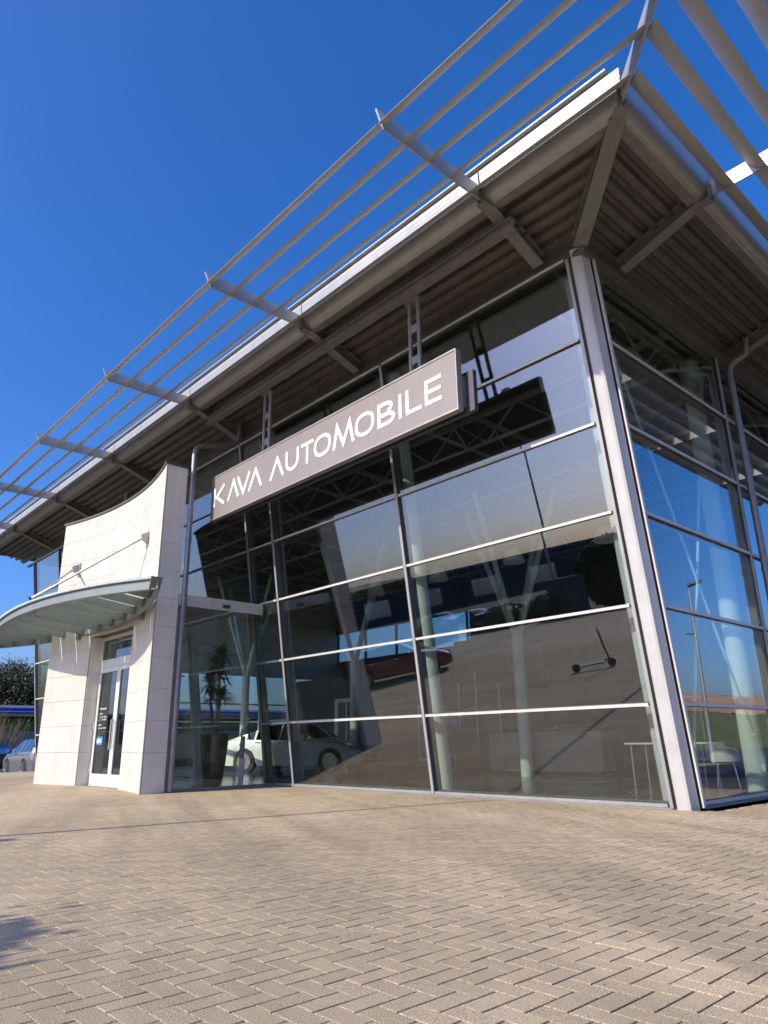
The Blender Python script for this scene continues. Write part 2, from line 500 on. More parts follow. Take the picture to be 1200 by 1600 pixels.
# bays on the front
xs = [-0.20, -4.3, -8.25, -9.28, -12.9, -17.2, -21.5, XE]
for x in xs[1:]:
    z0 = 0.02
    if -14.6 < x < -9.9: z0 = 3.85
    capbar(F(x, z0), F(x, ZT), nrmF, 0.055 if x > XE + .1 else 0.07)
def pane(p00, p10, p11, p01, nrm, name='glass_pane', mtl=None, t=0.012):
    q = M(); v = Vector(nrm).normalized() * t
    q.prism([p00, p10, p11, p01], v)
    return q.build(name, mtl or GLASS, bld)
for i in range(len(xs) - 1):
    xa, xb = xs[i], xs[i + 1]
    for k in range(0, 6):
        za, zb = k * TS, (k + 1) * TS
        if k < 3 and -14.7 < (xa + xb) / 2 < -9.3: continue
        xl, xr = xb + 0.03, xa - 0.03
        if k < 3 and i == 4: continue
        a0, b0 = (0.06 if k == 0 else za + 0.03), zb - 0.03
        # the glass surfaces of neighbouring panes are never quite in one plane
        jit = random.uniform(-0.005, 0.005)
        pane(F(xl, a0, -0.012 + jit), F(xr, a0, -0.012 - jit), F(xr, b0, -0.012 - jit), F(xl, b0, -0.012 + jit), nrmF)
    for k in range(0, 7):
        if k < 3 and -14.7 < (xa + xb) / 2 < -9.3: continue
        z = k * TS if k else 0.05
        capbar(F(xb + 0.042, z), F(xa - 0.042, z), nrmF, 0.040, 'transom' if k else 'bottom_rail', 0.11, 0.045)
# sill at the foot of the glass
q = M(); q.box(-8.2, -0.16, -0.10, 0.05, 0.001, 0.022); q.build('sill', STEEL, bld)
q = M(); q.box(0.0, 0.10, 0.28, YB, 0.001, 0.03); q.build('sill', STEEL, bld)

# right facade (vertical plane x = 0)
nR = Vector((1, 0, 0))
ys = [None, 3.42, 7.7, 12.0, YB]
def yl(k, z):
    return 0.27 - L * z if k == 0 else ys[k]
for k in range(1, 5):
    capbar((0, ys[k], 0.02), (0, ys[k], ZT), nR, 0.07)
for k in range(4):
    for j in range(6):
        z0, z1 = (0.06 if j == 0 else j * TS + 0.03), (j + 1) * TS - 0.03
        jit = random.uniform(-0.002, 0.002)
        pane((-0.012 + jit, yl(k, z0) + .03, z0), (-0.012 - jit, ys[k + 1] - .03, z0), (-0.012 - jit, ys[k + 1] - .03, z1), (-0.012 + jit, yl(k, z1) + .03, z1), nR, mtl=GLASS_S)
    for j in range(7):
        z = j * TS if j else 0.06
        capbar((0, yl(k, z) + .04, z), (0, ys[k + 1] - .04, z), nR, 0.046, 'transom', 0.11, 0.045)

# far left return wall and rear wall
q = M()
q.box(XE - 0.0, XE + 0.12, 0.1, YB, 0, 0.3)
q.build('end_wall_base', STEEL, bld)
for k in range(6):
    z0, z1 = k * TS + .03, (k + 1) * TS - .03
    for (ya, yb) in ((0.0, 4.6), (4.7, 9.3), (9.4, YB)):
        y0a = (-L * z0 + .08) if ya == 0 else ya
        y0b = (-L * z1 + .08) if ya == 0 else ya
        if ya > 0 and k not in (1, 2):
            q = M(); q.box(XE - .02, XE + .04, ya, yb, z0, z1); q.build('wall_panel', WHITE, bld)
            continue
        pane((XE, y0a, z0), (XE, yb, z0), (XE, yb, z1), (XE, y0b, z1), (-1, 0, 0), mtl=GLASS_S)
for k in range(7):
    z = k * TS
    for (ya, yb) in ((-L * z + .05, 4.62), (4.68, 9.32), (9.38, YB)):
        q = M(); q.box(XE - .04, XE + .05, ya, yb, z - .028, z + .028); q.build('transom', ALU, bld)
for y in (4.65, 9.35):
    q = M(); q.box(XE - .05, XE + .08, y - .029, y + .029, 0, ZT); q.build('mullion', ALU, bld)

# roof ------------------------------------------------------------
EY, EX, EZ = -2.30, 1.42, 8.11            # eave line
XLE = -25.9
WY, WX, WZ = -1.05, 0.0, 7.66             # head of the wall
# wall head beams and panels above the glazing
q = M()
q.box(XE, -0.02, WY - 0.05, WY + 0.07, 7.575, 7.66, 0)
q.box(XE, -0.02, WY + 0.0, WY + 0.05, 7.66, 8.10, 0)
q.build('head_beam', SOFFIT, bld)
q = M()
q.box(-0.02, 0.10, WY - 0.05, YB, 7.575, 7.66, 0)
q.box(-0.02, 0.03, WY, YB, 7.66, 8.10, 0)
q.build('head_beam', SOFFIT, bld)
q = M(); q.box(-25.4, -8.0, -1.0, -0.9, 7.66, 7.70)  # thin flashing
q.build('flashing', SOFFIT, bld)

def corrug(n_rib, w):
    """list of (u, dz) for trapezoid ribs over width w"""
    pts = []; pitch = w / n_rib
    for i in range(n_rib):
        u = i * pitch
        pts += [(u, 0.0), (u + pitch * .38, 0.0), (u + pitch * .46, 0.085), (u + pitch * .60, 0.085), (u + pitch * .64, 0.070), (u + pitch * .72, 0.070), (u + pitch * .76, 0.085), (u + pitch * .92, 0.085)]
    pts.append((w, 0.0))
    return pts
SZ0, SZ1 = 7.93, 8.27                   # soffit sheet at wall and at eave
q = M(); pts = corrug(6, 1.25)
def hipx(y): return EX * (WY - y) / (WY - EY)
rows = []
for u, dz in pts:
    y = WY - u; z = SZ0 + (SZ1 - SZ0) * u / 1.25 + dz
    rows.append([(XLE, y, z), (hipx(y), y, z)])
q.loft(rows, 0, False, False, closed=False)
rows = []
pts = corrug(6, 1.42)
for u, dz in pts:
    x = u; z = SZ0 + (SZ1 - SZ0) * u / 1.42 + dz
    y0 = WY - x * (WY - EY) / EX
    rows.append([(x, y0, z), (x, YB + 1.5, z)])
q.loft(rows, 0, False, False, closed=False)
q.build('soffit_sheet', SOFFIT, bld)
# little hanging screws under the ribs
q = M()
for i in range(150):
    x = random.uniform(-12, -0.2); u = random.choice([.1, .31, .52, .73, .94, 1.14]); z = SZ0 + (SZ1 - SZ0) * u / 1.25
    q.box(x - .006, x + .006, WY - u - .006, WY - u + .006, z - .022, z)
for i in range(60):
    y = random.uniform(-0.6, 6); u = random.choice([.1, .33, .57, .81, 1.04, 1.28]); z = SZ0 + (SZ1 - SZ0) * u / 1.42
    q.box(u - .006, u + .006, y - .006, y + .006, z - .022, z)
q.build('soffit_screws', GALV, bld, kind='stuff')

# rafters
RH = 0.22
rx = [-0.64 - 4.3 * k for k in range(6)]
def rafter(p0, p1, w=0.19):
    q = M(); q.ibeam(Vector(p0) + Vector((0, 0, RH / 2)), Vector(p1) + Vector((0, 0, RH / 2)), w, RH)
    q.build('rafter', STEEL, bld)
for x in rx:
    rafter((x, EY + 0.04, EZ + .0), (x, WY - 0.06, 7.70))
ry = [-0.06 + 4.1 * k for k in range(4)]
for y in ry:
    rafter((EX - 0.04, y, EZ), (0.12, y, 7.70))
# hip beam
rafter((EX - .03, EY + .03, EZ + .005), (0.03, WY - 0.02, 7.68), 0.21)
# bottom edge beams
q = M(); q.box(XLE, EX - 0.02, EY + 0.0, EY + 0.14, EZ + .012, EZ + .10); q.build('eave_beam', STEEL, bld)
q = M(); q.box(EX - 0.14, EX - 0.0, EY + .0, YB + 1.5, EZ + .013, EZ + .10); q.build('eave_beam', STEEL, bld)

# fascia profile: (out, z)
def fprof():
    p = [(0.0, EZ + 0.02)]
    for k in range(0, 9):
        a = k / 8 * PI / 2
        p.append((0.02 + 0.15 * math.sin(a), EZ + 0.05 + 0.33 * (1 - math.cos(a))))
    p += [(0.176, EZ + .39), (0.178, EZ + .45), (0.170, EZ + .455), (0.178, EZ + .46), (0.178, EZ + .54), (0.10, EZ + .56), (0.0, EZ + .56)]
    return p
FP = fprof()
segx = [XLE] + rx[::-1] + [None]
for i in range(len(segx) - 1):
    q = M(); rings = []
    xa = segx[i] + 0.012
    for end in (0, 1):
        ring = []
        for o_, z in FP:
            x = xa if end == 0 else (segx[i + 1] - 0.012 if segx[i + 1] is not None else EX + o_ - 0.01)
            ring.append((x, EY - o_, z))
        rings.append(ring)
    q.loft(rings, 0, True); q.build('fascia', FASC, bld)
segy = [None] + ry + [YB + 1.5]
for i in range(len(segy) - 1):
    q = M(); rings = []
    for end in (0, 1):
        ring = []
        for o_, z in FP:
            y = (EY - o_ + 0.01 if segy[i] is None else segy[i] + .012) if end == 0 else segy[i + 1] - 0.012
            ring.append((EX + o_, y, z))
        rings.append(ring)
    q.loft(rings, 0, True); q.build('fascia', FASC, bld)
# roof slab and its edge strip
q = M()
q.box(XLE, EX - 0.02, EY + 0.02, YB + 1.5, EZ + .36, EZ + .60)
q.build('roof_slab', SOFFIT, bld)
q = M()
q.box(XLE, EX + .02, EY - .22, EY + .05, EZ + .60, EZ + .625, 0)
q.box(XLE, EX - .28, EY - .10, EY + .05, EZ + .64, EZ + .72, 1)
q.box(EX - .02, EX + .20, EY + .05, YB + 1.5, EZ + .60, EZ + .625, 0)
q.build('roof_edge', [FASC, SOFFIT], bld)
# left gable end
q = M()
q.box(XLE - .03, XLE, EY, YB + 1.5, EZ - .0, EZ + .6)
q.box(XLE, XE - .06, WY - .05, WY + .06, 7.9, 8.1)
q.build('gable_fascia', STEEL, bld)
q = M(); rows = []
for i in range(7 * 8):
    pass
pts = corrug(7, XE - XLE)
for u, dz in pts:
    rows.append([(XLE + u, WY + .07, 8.06 - dz + .05), (XLE + u, YB + 1.5, 8.06 - dz + .05)])
q.loft(rows, 0, False, False, closed=False); q.build('soffit_sheet', SOFFIT, bld)

# louvre brackets
ZL0, ZL1 = EZ + .03, EZ + .26
OUT0, OUT1 = 0.16, 2.17
def bracket(base, d, ln, t=0.028):
    """fin from base going along unit vector d (horizontal)"""
    d = Vector(d).normalized(); b = Vector(base)
    poly = [b + Vector((0, 0, ZL0 + .02)), b + d * (ln - .10) + Vector((0, 0, ZL0)), b + d * (ln + 0.02) + Vector((0, 0, ZL1 + .02)), b + Vector((0, 0, ZL1 + .02))]
    s = d.cross(Vector((0, 0, 1)))
    q = M(); q.prism([p_ - s * t / 2 for p_ in poly], s * t)
    br = q.build('louver_bracket', FASC, bld)
    q = M()
    for sg in (-1, 1):
        for zz in (EZ + .06, EZ + .22):
            c = b + d * 0.02 + s * sg * 0.035 + Vector((0, 0, zz))
            q.beam(c - s * .018, c + s * .018, .03, .03)
        c = b - d * 0.0 + s * sg * 0.03
        q.beam(c + Vector((0, 0, EZ + .0)), c + Vector((0, 0, EZ + .30)), .02, .05, d)
    c = b - d * .1
    q.beam(c + Vector((0, 0, EZ - .005)), c + Vector((0, 0, EZ + .01)), .16, .2, d)
    q.build('bracket_clamp', STEEL, br)
    return br
for x in rx:
    bracket((x, EY - OUT0, 0), (0, -1, 0), 2.14 - OUT0)
for y in ry:
    bracket((EX + OUT0, y, 0), (1, 0, 0), 2.22 - OUT0)
bracket((EX + 0.13, EY - 0.13, 0), (1, -0.98, 0), 2.80, 0.035)

# blades: low outer edge, high inner edge, belly downwards
def blade_ring(n=6, ch=0.24, rise=0.225, th=0.034):
    lo, hi = [], []
    nx, nz = -rise, -ch                       # unit normal pointing down and outwards of the chord
    l_ = math.hypot(nx, nz); nx, nz = nx / l_ * -1, nz / l_
    for k in range(n + 1):
        t = k / n
        bel = 0.004 + math.sin(PI * t) * th
        lo.append((-ch * t + nx * bel * -1, rise * t + nz * bel))
        bel2 = 0.004 - math.sin(PI * t) * th * 0.35
        hi.append((-ch * t - nx * bel2 * -1, rise * t - nz * bel2))
    return lo + hi[::-1]
BR = blade_ring()
ZB = EZ + .045
fo = [0.42 + 0.43 * i for i in range(5)]
ro = [0.49 + 0.43 * i for i in range(5)]
for bi in range(5):
    segs = [XLE] + rx[::-1] + [None]
    for i in range(len(segs) - 1):
        rings = []
        for end in (0, 1):
            ring = []
            for o_, dz in BR:
                yy = EY - fo[bi] - o_
                if end == 0: x = segs[i] + .016
                elif segs[i + 1] is not None: x = segs[i + 1] - .016
                else: x = EX + ro[bi] + o_ - .022
                ring.append((x, yy, ZB + dz))
            rings.append(ring)
        q = M(); q.loft(rings, 0, False); q.build('louver_blade', BLADE, bld)
    segs = [None] + ry + [YB + 1.5]
    for i in range(len(segs) - 1):
        rings = []
        for end in (0, 1):
            ring = []
            for o_, dz in BR:
                xx = EX + ro[bi] + o_
                if end == 1: y = segs[i + 1] - .016
                elif segs[i] is not None: y = segs[i] + .016
                else: y = EY - fo[bi] - o_ + .022
                ring.append((xx, y, ZB + dz))
            rings.append(ring)
        q = M(); q.loft(rings, 0, False); q.build('louver_blade', BLADE, bld)

# longitudinal beam that carries the sign
q = M(); q.beam((-9.15, -2.02, 7.87), (-0.42, -2.02, 7.87), 0.16, 0.012, mi=0, off=(0, -.07)); q.beam((-9.15, -2.02, 7.87), (-0.42, -2.02, 7.87), 0.012, 0.14); q.beam((-9.15, -2.02, 7.87), (-0.42, -2.02, 7.87), 0.16, 0.012, off=(0, .076))
for x in rx[:2]:
    q.box(x - .05, x + .05, -2.06, -1.98, 7.95, 8.10)
q.build('longitudinal_beam', STEEL, bld)

# downpipes
def bend(p, q_, r, k=6):
    return
q = M()
q.tube([(-8.82, -2.46, 0.02), (-8.82, -2.46, 6.85), (-8.82, -2.44, 6.98), (-8.82, -2.36, 7.07), (-8.82, -2.22, 7.12), (-8.82, -1.66, 7.26), (-8.82, -1.5, 7.34), (-8.82, -1.40, 7.5), (-8.82, -1.38, 7.95)], 0.055, 14)
for z in (0.15, 1.0, 3.0, 4.9, 6.4):
    q.tube([(-8.82, -2.46, z), (-8.82, -2.46, z + .07)], 0.064, 14)
q.build('downpipe', PIPE, bld)
q = M()
q.tube([(0.16, 3.62, 0.02), (0.16, 3.62, 7.28), (0.19, 3.63, 7.42), (0.30, 3.66, 7.50), (0.46, 3.70, 7.55), (0.5, 3.72, 7.9)], 0.06, 14)
for z in (0.2, 3.5, 5.4, 7.0):
    q.tube([(0.16, 3.62, z), (0.16, 3.62, z + .07)], 0.069, 14)
q.build('downpipe', PIPE, bld)
q = M()
q.tube([(-16.3, -1.7, 6.3), (-16.3, -1.7, 6.9), (-16.1, -1.6, 7.1), (-15.2, -1.4, 7.2), (-15.0, -1.4, 7.9)], 0.055, 12)
q.build('downpipe', PIPE, bld)

# ------------------------------------------------------------------ portal
PC = (XPR + XPL) / 2; PH = (XPR - XPL) / 2
PZ = 6.5; PT = 0.46
def pf(x, d=0.0):
    return -3.05 + 0.42 * (1 - ((x - PC) / PH) ** 2) + d
DX0, DX1, DZ = -13.02, -10.62, 3.36
core = M()
def arc(xa, xb, n): return [xa + (xb - xa) * i / n for i in range(n + 1)]
def curved(q, xa, xb, z0, z1, d0, d1, n=10, mi=0):
    rings = [[(x, pf(x, d0), z0), (x, pf(x, d1), z0), (x, pf(x, d1), z1), (x, pf(x, d0), z1)] for x in arc(xa, xb, n)]
    q.loft(rings, mi, False)
curved(core, XPL + .035, DX0 - .02, 0.0, PZ, 0.035, PT, 8)
curved(core, DX1 + .02, XPR - .035, 0.0, PZ, 0.035, PT, 8)
curved(core, DX0 - .015, DX1 + .015, DZ + .02, PZ, 0.035, PT, 10)
portal = core.build('portal_wall', JOINT, bld)
zj = [0.0, 0.72, 1.31, 1.90, 2.49, 3.09, 3.66, 4.23, 4.80, 5.37, 5.97, PZ]
for i in range(len(zj) - 1):
    z0, z1 = zj[i] + .003, zj[i + 1] - .003
    if z1 < DZ:
        for xa, xb, n_ in ((XPL, DX0, 6), (DX1, XPR, 6)):
            q = M(); curved(q, xa, xb, z0, z1, random.uniform(0, .0015), 0.03, n_); q.build('stone_panel', STONE, portal)
    elif z0 < DZ:
        for xa, xb, n_ in ((XPL, DX0, 6), (DX1, XPR, 6)):
            q = M(); curved(q, xa, xb, z0, z1, 0, 0.03, n_); q.build('stone_panel', STONE, portal)
        q = M(); curved(q, DX0 + .002, DX1 - .002, DZ, z1, 0.001, 0.03, 12); q.build('stone_panel', STONE, portal)
    else:
        q = M(); curved(q, XPL, XPR, z0, z1, 0, 0.03, 26); q.build('stone_panel', STONE, portal)
    # returns
    q = M(); q.box(XPR - .032, XPR + .0, pf(XPR) + .033, pf(XPR) + PT + .02, z0, z1); q.build('stone_panel', STONE_LIFT, portal)
    if z0 < DZ:
        zz = min(z1, DZ)
        q = M(); q.box(DX0 - .014, DX0 + .012, pf(DX0) + .034, pf(DX0) + PT, z0, zz); q.build('stone_panel', STONE_LIFT, portal)
        q = M(); q.box(DX1 - .012, DX1 + .014, pf(DX1) + .034, pf(DX1) + PT, z0, zz); q.build('stone_panel', STONE_LIFT, portal)
q = M()
curved(q, XPL - .03, XPR + .03, PZ + .001, PZ + .055, -.03, PT + .05, 26)
q.build('wall_cap', CAPM, portal)

# entrance door
DY = pf(PC) + 0.22
q = M()
fx0, fx1 = DX0 + .015, DX1 - .015
q.box(fx0, fx0 + .07, DY, DY + .08, 0.0, DZ)
q.box(fx1 - .07, fx1, DY, DY + .08, 0.0, DZ)
q.box(fx0 + .07, fx1 - .07, DY, DY + .08, DZ - .09, DZ)
q.box(fx0 + .07, fx1 - .07, DY, DY + .08, 2.62, 2.80)
door = q.build('entrance_door', DOORW, bld)
q = M(); q.box(fx0 + .07, fx1 - .07, DY + .035, DY + .045, 2.80, DZ - .09); q.build('fanlight_pane', GLASS_D, door)
lx = [(fx0 + .078, -11.825), (-11.815, fx1 - .078)]
for k, (xa, xb) in enumerate(lx):
    q = M()
    st = 0.09
    for bx in ((xa, xa + st, 0.01, 2.61), (xb - st, xb, 0.01, 2.61), (xa + st, xb - st, 0.01, 0.26), (xa + st, xb - st, 2.50, 2.61)):
        q.box(bx[0], bx[1], DY - .012, DY + .045, bx[2], bx[3])
    q.box(xa + st, xb - st, DY + .012, DY + .022, 0.26, 2.50, 1)
    hx = xb - .05 if k == 0 else xa + .05
    lf = q.build('door_leaf', [DOORW, GLASS_D], bld)
    q = M()
    q.tube([(hx, DY - .06, .78), (hx, DY - .06, 1.42)], .014, 8)
    q.tube([(hx, DY - .06, .85), (hx, DY - .012, .85)], .009, 6); q.tube([(hx, DY - .06, 1.35), (hx, DY - .012, 1.35)], .009, 6)
    q.build('door_handle', GALV, lf)
    q = M()
    for z in (.35, 1.3, 2.3):
        hh = xa - .01 if k == 0 else xb + .01
        q.box(hh - .02, hh + .02, DY - .03, DY - .013, z - .07, z + .07)
    q.build('hinge', DOORW, lf)
    if k == 0:
        txts = [('\u00d6ffnungszeiten', .062, 1.66), ('Verkauf', .055, 1.55), ('Mo - Fr  8.00 - 18.00 Uhr', .043, 1.48), ('Sa         9.00 - 13.00 Uhr', .043, 1.42), ('Service', .055, 1.30), ('Mo - Fr  8.00 - 17.00 Uhr', .043, 1.23)]
        for t, s_, z in txts:
            tm = text_mesh(t, s_, .001); tm.materials.append(LETTER)
            o = link('lettering', tm, lf); o.location = (xa + .17, DY + .008, z); o.rotation_euler = (PI / 2, 0, 0)
        q = M(); q.box(xa + .17, xa + .50, DY + .004, DY + .008, .88, 1.06, 0)
        q.box(xa + .19, xa + .35, DY + .001, DY + .004, .92, 1.01, 1)
        for z in (.93, .96, .99): q.box(xa + .38, xa + .46, DY + .001, DY + .004, z, z + .012, 1)
        q.build('sticker', [BLUE_L, LETTER], lf)

# vestibule behind the portal
VY = pf(XPR) + PT + .03
q = M()
q.box(XPR - .06, XPR + .0, VY, -0.56, 3.55, 3.78)
q.build('header', ALU, bld)
q = M(); q.box(XPR - .045, XPR - .015, VY + .0, VY + .08, 0.02, 3.55); q.build('mullion', STEEL, bld)
for (ya, yb) in ((VY + .08, -0.12),):
    q = M(); q.prism([(XPR - .03, ya, .06), (XPR - .03, yb, .06), (XPR - .03, -.52, 3.55), (XPR - .03, ya, 3.55)], (.012, 0, 0)); q.build('glass_pane', GLASS_V, bld)
q = M(); q.box(XPR - .05, XPR + .01, VY, -.05, 0.0, .06); q.build('threshold', STEEL, bld)
q = M(); q.box(XPL + .1, XPR - .07, VY - .1, -0.57, 3.70, 3.78); q.build('vestibule_roof', STEEL, bld)
q = M(); q.box(XPL + .1, XPL + .13, VY, 0, 0.06, 3.6); q.build('glass_pane', GLASS_S, bld)
# small lamp over the header
q = M(); q.box(XPR + .001, XPR + .05, -1.55, -1.40, 3.60, 3.66); q.build('door_closer', BLACK, bld)

# ------------------------------------------------------------------ canopy over the entrance
CX = -12.55; CHW = 5.2; YT, ZTIP = -3.71, 3.68
def cfront(t): return YT - 0.74 * (1 - t * t)
def cback(t): return YT + 1.02 * (1 - t * t)
def czf(t): return ZTIP + 0.16 * (1 - t * t)
def czb(t): return ZTIP - 0.05 * (1 - t * t)
def crail(fn, h0, h1, w, n=26, tmax=1.0):
    zf_ = czf if fn is cfront else czb
    rings = []
    for i in range(n + 1):
        t = -tmax + 2 * tmax * i / n; x = CX + CHW * t; y = fn(t); z = zf_(t)
        dy = (fn(t + .01) - fn(t - .01)) / (.02 * CHW)
        nn = Vector((-dy, 1, 0)).normalized() * (w / 2)
        rings.append([(x - nn.x, y - nn.y, z + h0), (x + nn.x, y + nn.y, z + h0), (x + nn.x, y + nn.y, z + h1), (x - nn.x, y - nn.y, z + h1)])
    return rings
q = M(); q.loft(crail(cfront, -.20, -.188, .12), 0, False); q.loft(crail(cfront, -.187, -.013, .014), 0, False); q.loft(crail(cfront, -.012, 0, .12), 0, False)
canopy = q.build('entrance_canopy', GREENM, bld)
q = M(); q.loft(crail(cback, -.20, -.188, .10), 0, False); q.loft(crail(cback, -.187, -.012, .014), 0, False); q.loft(crail(cback, -.011, 0, .10), 0, False)
q.build('rear_rail', GREENM, canopy)
for i in range(-5, 6):
    t = i / 6.1; x = CX + CHW * t
    y0, y1 = cback(t) - .02, cfront(t) + .02
    q = M(); q.beam((x, y0, czb(t) - .10), (x, y1, czf(t) - .10), .07, .17); q.build('rib', GREENM, canopy)
for i in range(-8, 8):
    ta, tb = i / 8.1 + .003, (i + 1) / 8.1 - .003
    ta, tb = max(ta, -.975), min(tb, .975)
    ring = []
    pts_ = [(t, cback(t) - .01, czb(t)) for t in arc(ta, tb, 4)] + [(t, cfront(t) - .07, czf(t)) for t in arc(tb, ta, 4)]
    poly = [(CX + CHW * t, y, z + .022) for t, y, z in pts_]
    q = M(); q.prism(poly, (0, 0, .014)); q.build('glass_panel', FROST, canopy)
# rods to the wall, lug and anchor plates
LT = .105
lug = Vector((-12.0, cfront(LT) + .0, czf(LT) + .10))
q = M(); q.prism([lug + Vector((-.01, -.08, .03)), lug + Vector((-.01, .32, -.02)), lug + Vector((-.01, .25, -.20)), lug + Vector((-.01, .05, -.20))], (.02, 0, 0))
q.prism([lug + Vector((-.14, .04, -.10)), lug + Vector((.14, .04, -.10)), lug + Vector((.08, .10, -.30)), lug + Vector((-.08, .10, -.30))], (0, .02, 0))
q.build('lug', SIGNB, canopy)
for sx in (-1, 1):
    xa = -12.02 + 1.96 * sx; ya = pf(xa)
    a = Vector((xa, ya - .12, 5.18))
    d = (a - lug).normalized()
    q = M(); q.tube([lug + Vector((.03 * sx, 0, 0)), lug + d * .5], .03, 8); q.tube([lug + d * .5, a - d * .25], .023, 8); q.tube([a - d * .25, a], .03, 8)
    q.build('rod', GALV, canopy)
    q = M(); q.prism([(xa - .02, ya + .0, 5.32), (xa - .02, ya - .17, 5.24), (xa - .02, ya - .17, 5.14), (xa - .02, ya, 5.02)], (.04, 0, 0)); q.box(xa - .10, xa + .10, ya - .012, ya + .02, 4.98, 5.34)
    q.build('anchor_plate', GALV, canopy)
    xb = -11.75 + 1.85 * sx; yb = pf(xb); ybk = cback((xb - CX) / CHW)
    q = M(); q.box(xb - .09, xb + .09, yb - .05, yb + .0, 3.36, 3.60); q.beam((xb, yb - .05, 3.48), (xb, ybk, 3.52), .05, .07)
    q.build('wall_bracket', PIPE, canopy)
for sx in (-1, 1):
    t = sx * .975; x = CX + CHW * t
    q = M(); q.prism([(x, cback(t) + .03, ZTIP - .2), (x, cfront(t) - .08, ZTIP - .2), (x + sx * .12, cfront(t) - .10, ZTIP + .02), (x + sx * .12, cback(t) + .03, ZTIP + .02)], (sx * .015, 0, 0))
    q.build('end_plate', GREENM, canopy)

# ------------------------------------------------------------------ sign
sign = thing('sign_board', 'long grey brown name board with white letters hung in front of the glass facade', 'sign', (-5.2, -2.0, 5.4))
def S(q, name, mats):
    o = q.build(name, mats, sign); o.matrix_parent_inverse = Matrix.Translation((5.2, 2.0, -5.4)); return o
SX0, SX1, SZa, SZb = -8.78, -1.64, 5.42, 6.40
q = M(); q.box(SX0 + .02, SX1 - .02, -2.0, -1.9, SZa + .02, SZb - .02); S(q, 'panel', SIGNM)
q = M()
q.box(SX0, SX1, -2.012, -1.9, SZa - .012, SZa + .018); q.box(SX0, SX1, -2.012, -1.9, SZb - .018, SZb + .01)
q.box(SX0, SX0 + .018, -2.012, -1.9, SZa + .018, SZb - .018); q.box(SX1 - .018, SX1, -2.012, -1.9, SZa + .018, SZb - .018)
S(q, 'edge_frame', SIGNE)
q = M(); q.box(SX0 + .25, SX1 + .13, -1.80, -1.72, SZa + .0, SZb - .32); S(q, 'rear_panel', SIGNB)
for x in np.arange(SX0 + .6, SX1, 1.3):
    q = M(); q.box(x - .02, x + .02, -1.9, -1.80, SZa + .1, SZb - .4); S(q, 'spacer', STEEL)
tm = text_mesh('DEKRA', .36, .003); tm.materials.append(PRINT)
o = link('lettering', tm, sign); o.matrix_parent_inverse = Matrix.Translation((5.2, 2.0, -5.4)); o.location = (-3.4, -1.716, 5.60); o.rotation_euler = (PI / 2, 0, PI)
for hx in (-2.62, -6.92):
    q = M()
    for dx in (-.10, .10):
        q.tube([(hx + dx, -1.86, SZa + .3), (hx + dx, -1.86, 7.79)], .036, 12)
    for z in (6.62, 7.2):
        q.box(hx - .065, hx + .065, -1.875, -1.845, z, z + .14)
    q.box(hx - .17, hx + .17, -1.95, -1.77, 7.775, 7.792)
    for dx in (-.15, .15):
        q.tube([(hx + dx, -1.86, 7.75), (hx + dx, -1.86, 7.80)], .014, 6)
    S(q, 'hanger', STEEL)

def polystroke(pts, w, closed=False):
    """mitred flat outline of a polyline in (x, z)"""
    P = [Vector(p_).to_2d() if len(p_) == 3 else Vector(p_) for p_ in pts]
    n = len(P); lf, rg = [], []
    for i in range(n):
        a = P[(i - 1) % n] if (closed or i > 0) else None
        b = P[(i + 1) % n] if (closed or i < n - 1) else None
        d1 = (P[i] - a).normalized() if a is not None else (b - P[i]).normalized()
        d2 = (b - P[i]).normalized() if b is not None else d1
        n1 = Vector((-d1.y, d1.x)); n2 = Vector((-d2.y, d2.x))
        mm = (n1 + n2)
        if mm.length < 1e-4: mm = n1
        mm.normalize()
        k = (w / 2) / max(0.32, mm.dot(n1))
        lf.append(P[i] + mm * k); rg.append(P[i] - mm * k)
    return lf, rg
def letter(strokes, w=0.062):
    q = M(); y0, y1 = -2.009, -1.999
    for st in strokes:
        closed = st[0] == 'c'
        pts = st[1:] if closed else st
        lf, rg = polystroke(pts, w, closed)
        n = len(pts); mrange = n if closed else n - 1
        for i in range(mrange):
            j = (i + 1) % n
            q.add([(lf[i].x, y0, lf[i].y), (rg[i].x, y0, rg[i].y), (rg[j].x, y0, rg[j].y), (lf[j].x, y0, lf[j].y)], [(0, 1, 2, 3)])
            q.add([(lf[i].x, y0, lf[i].y), (lf[j].x, y0, lf[j].y), (lf[j].x, y1, lf[j].y), (lf[i].x, y1, lf[i].y)], [(0, 1, 2, 3)])
            q.add([(rg[i].x, y0, rg[i].y), (rg[j].x, y0, rg[j].y), (rg[j].x, y1, rg[j].y), (rg[i].x, y1, rg[i].y)], [(3, 2, 1, 0)])
    S(q, 'letter', LETTER)
zb, zt = 5.69, 6.12
def ell(cx, rx_, n=28):
    cz_ = (zb + zt) / 2; rz_ = (zt - zb) / 2 - .036
    return ['c'] + [(cx + rx_ * math.copysign(abs(math.cos(t)) ** .85, math.cos(t)), cz_ + rz_ * math.copysign(abs(math.sin(t)) ** .85, math.sin(t))) for t in [2 * PI * k / n for k in range(n)]]
def Lam(a, t_, b): return [(a, zb), (t_, zt - .03), (b, zb)]
letter([[(-8.65, zb), (-8.65, zt)], [(-8.26, zt), (-8.56, 5.90), (-8.24, zb)]])
letter([Lam(-8.08, -7.88, -7.68)])
letter([[(-7.72, zt), (-7.49, zb + .03), (-7.27, zt)]])
letter([Lam(-7.27, -7.04, -6.82)])
letter([Lam(-6.50, -6.28, -6.07)])
ucx, ur = -5.785, .18
letter([[(-5.965, zt), (-5.965, 5.88)] + [(ucx - ur * math.cos(t), 5.88 - .155 * math.sin(t)) for t in [PI * k / 12 for k in range(1, 12)]] + [(-5.605, 5.88), (-5.605, zt)]])
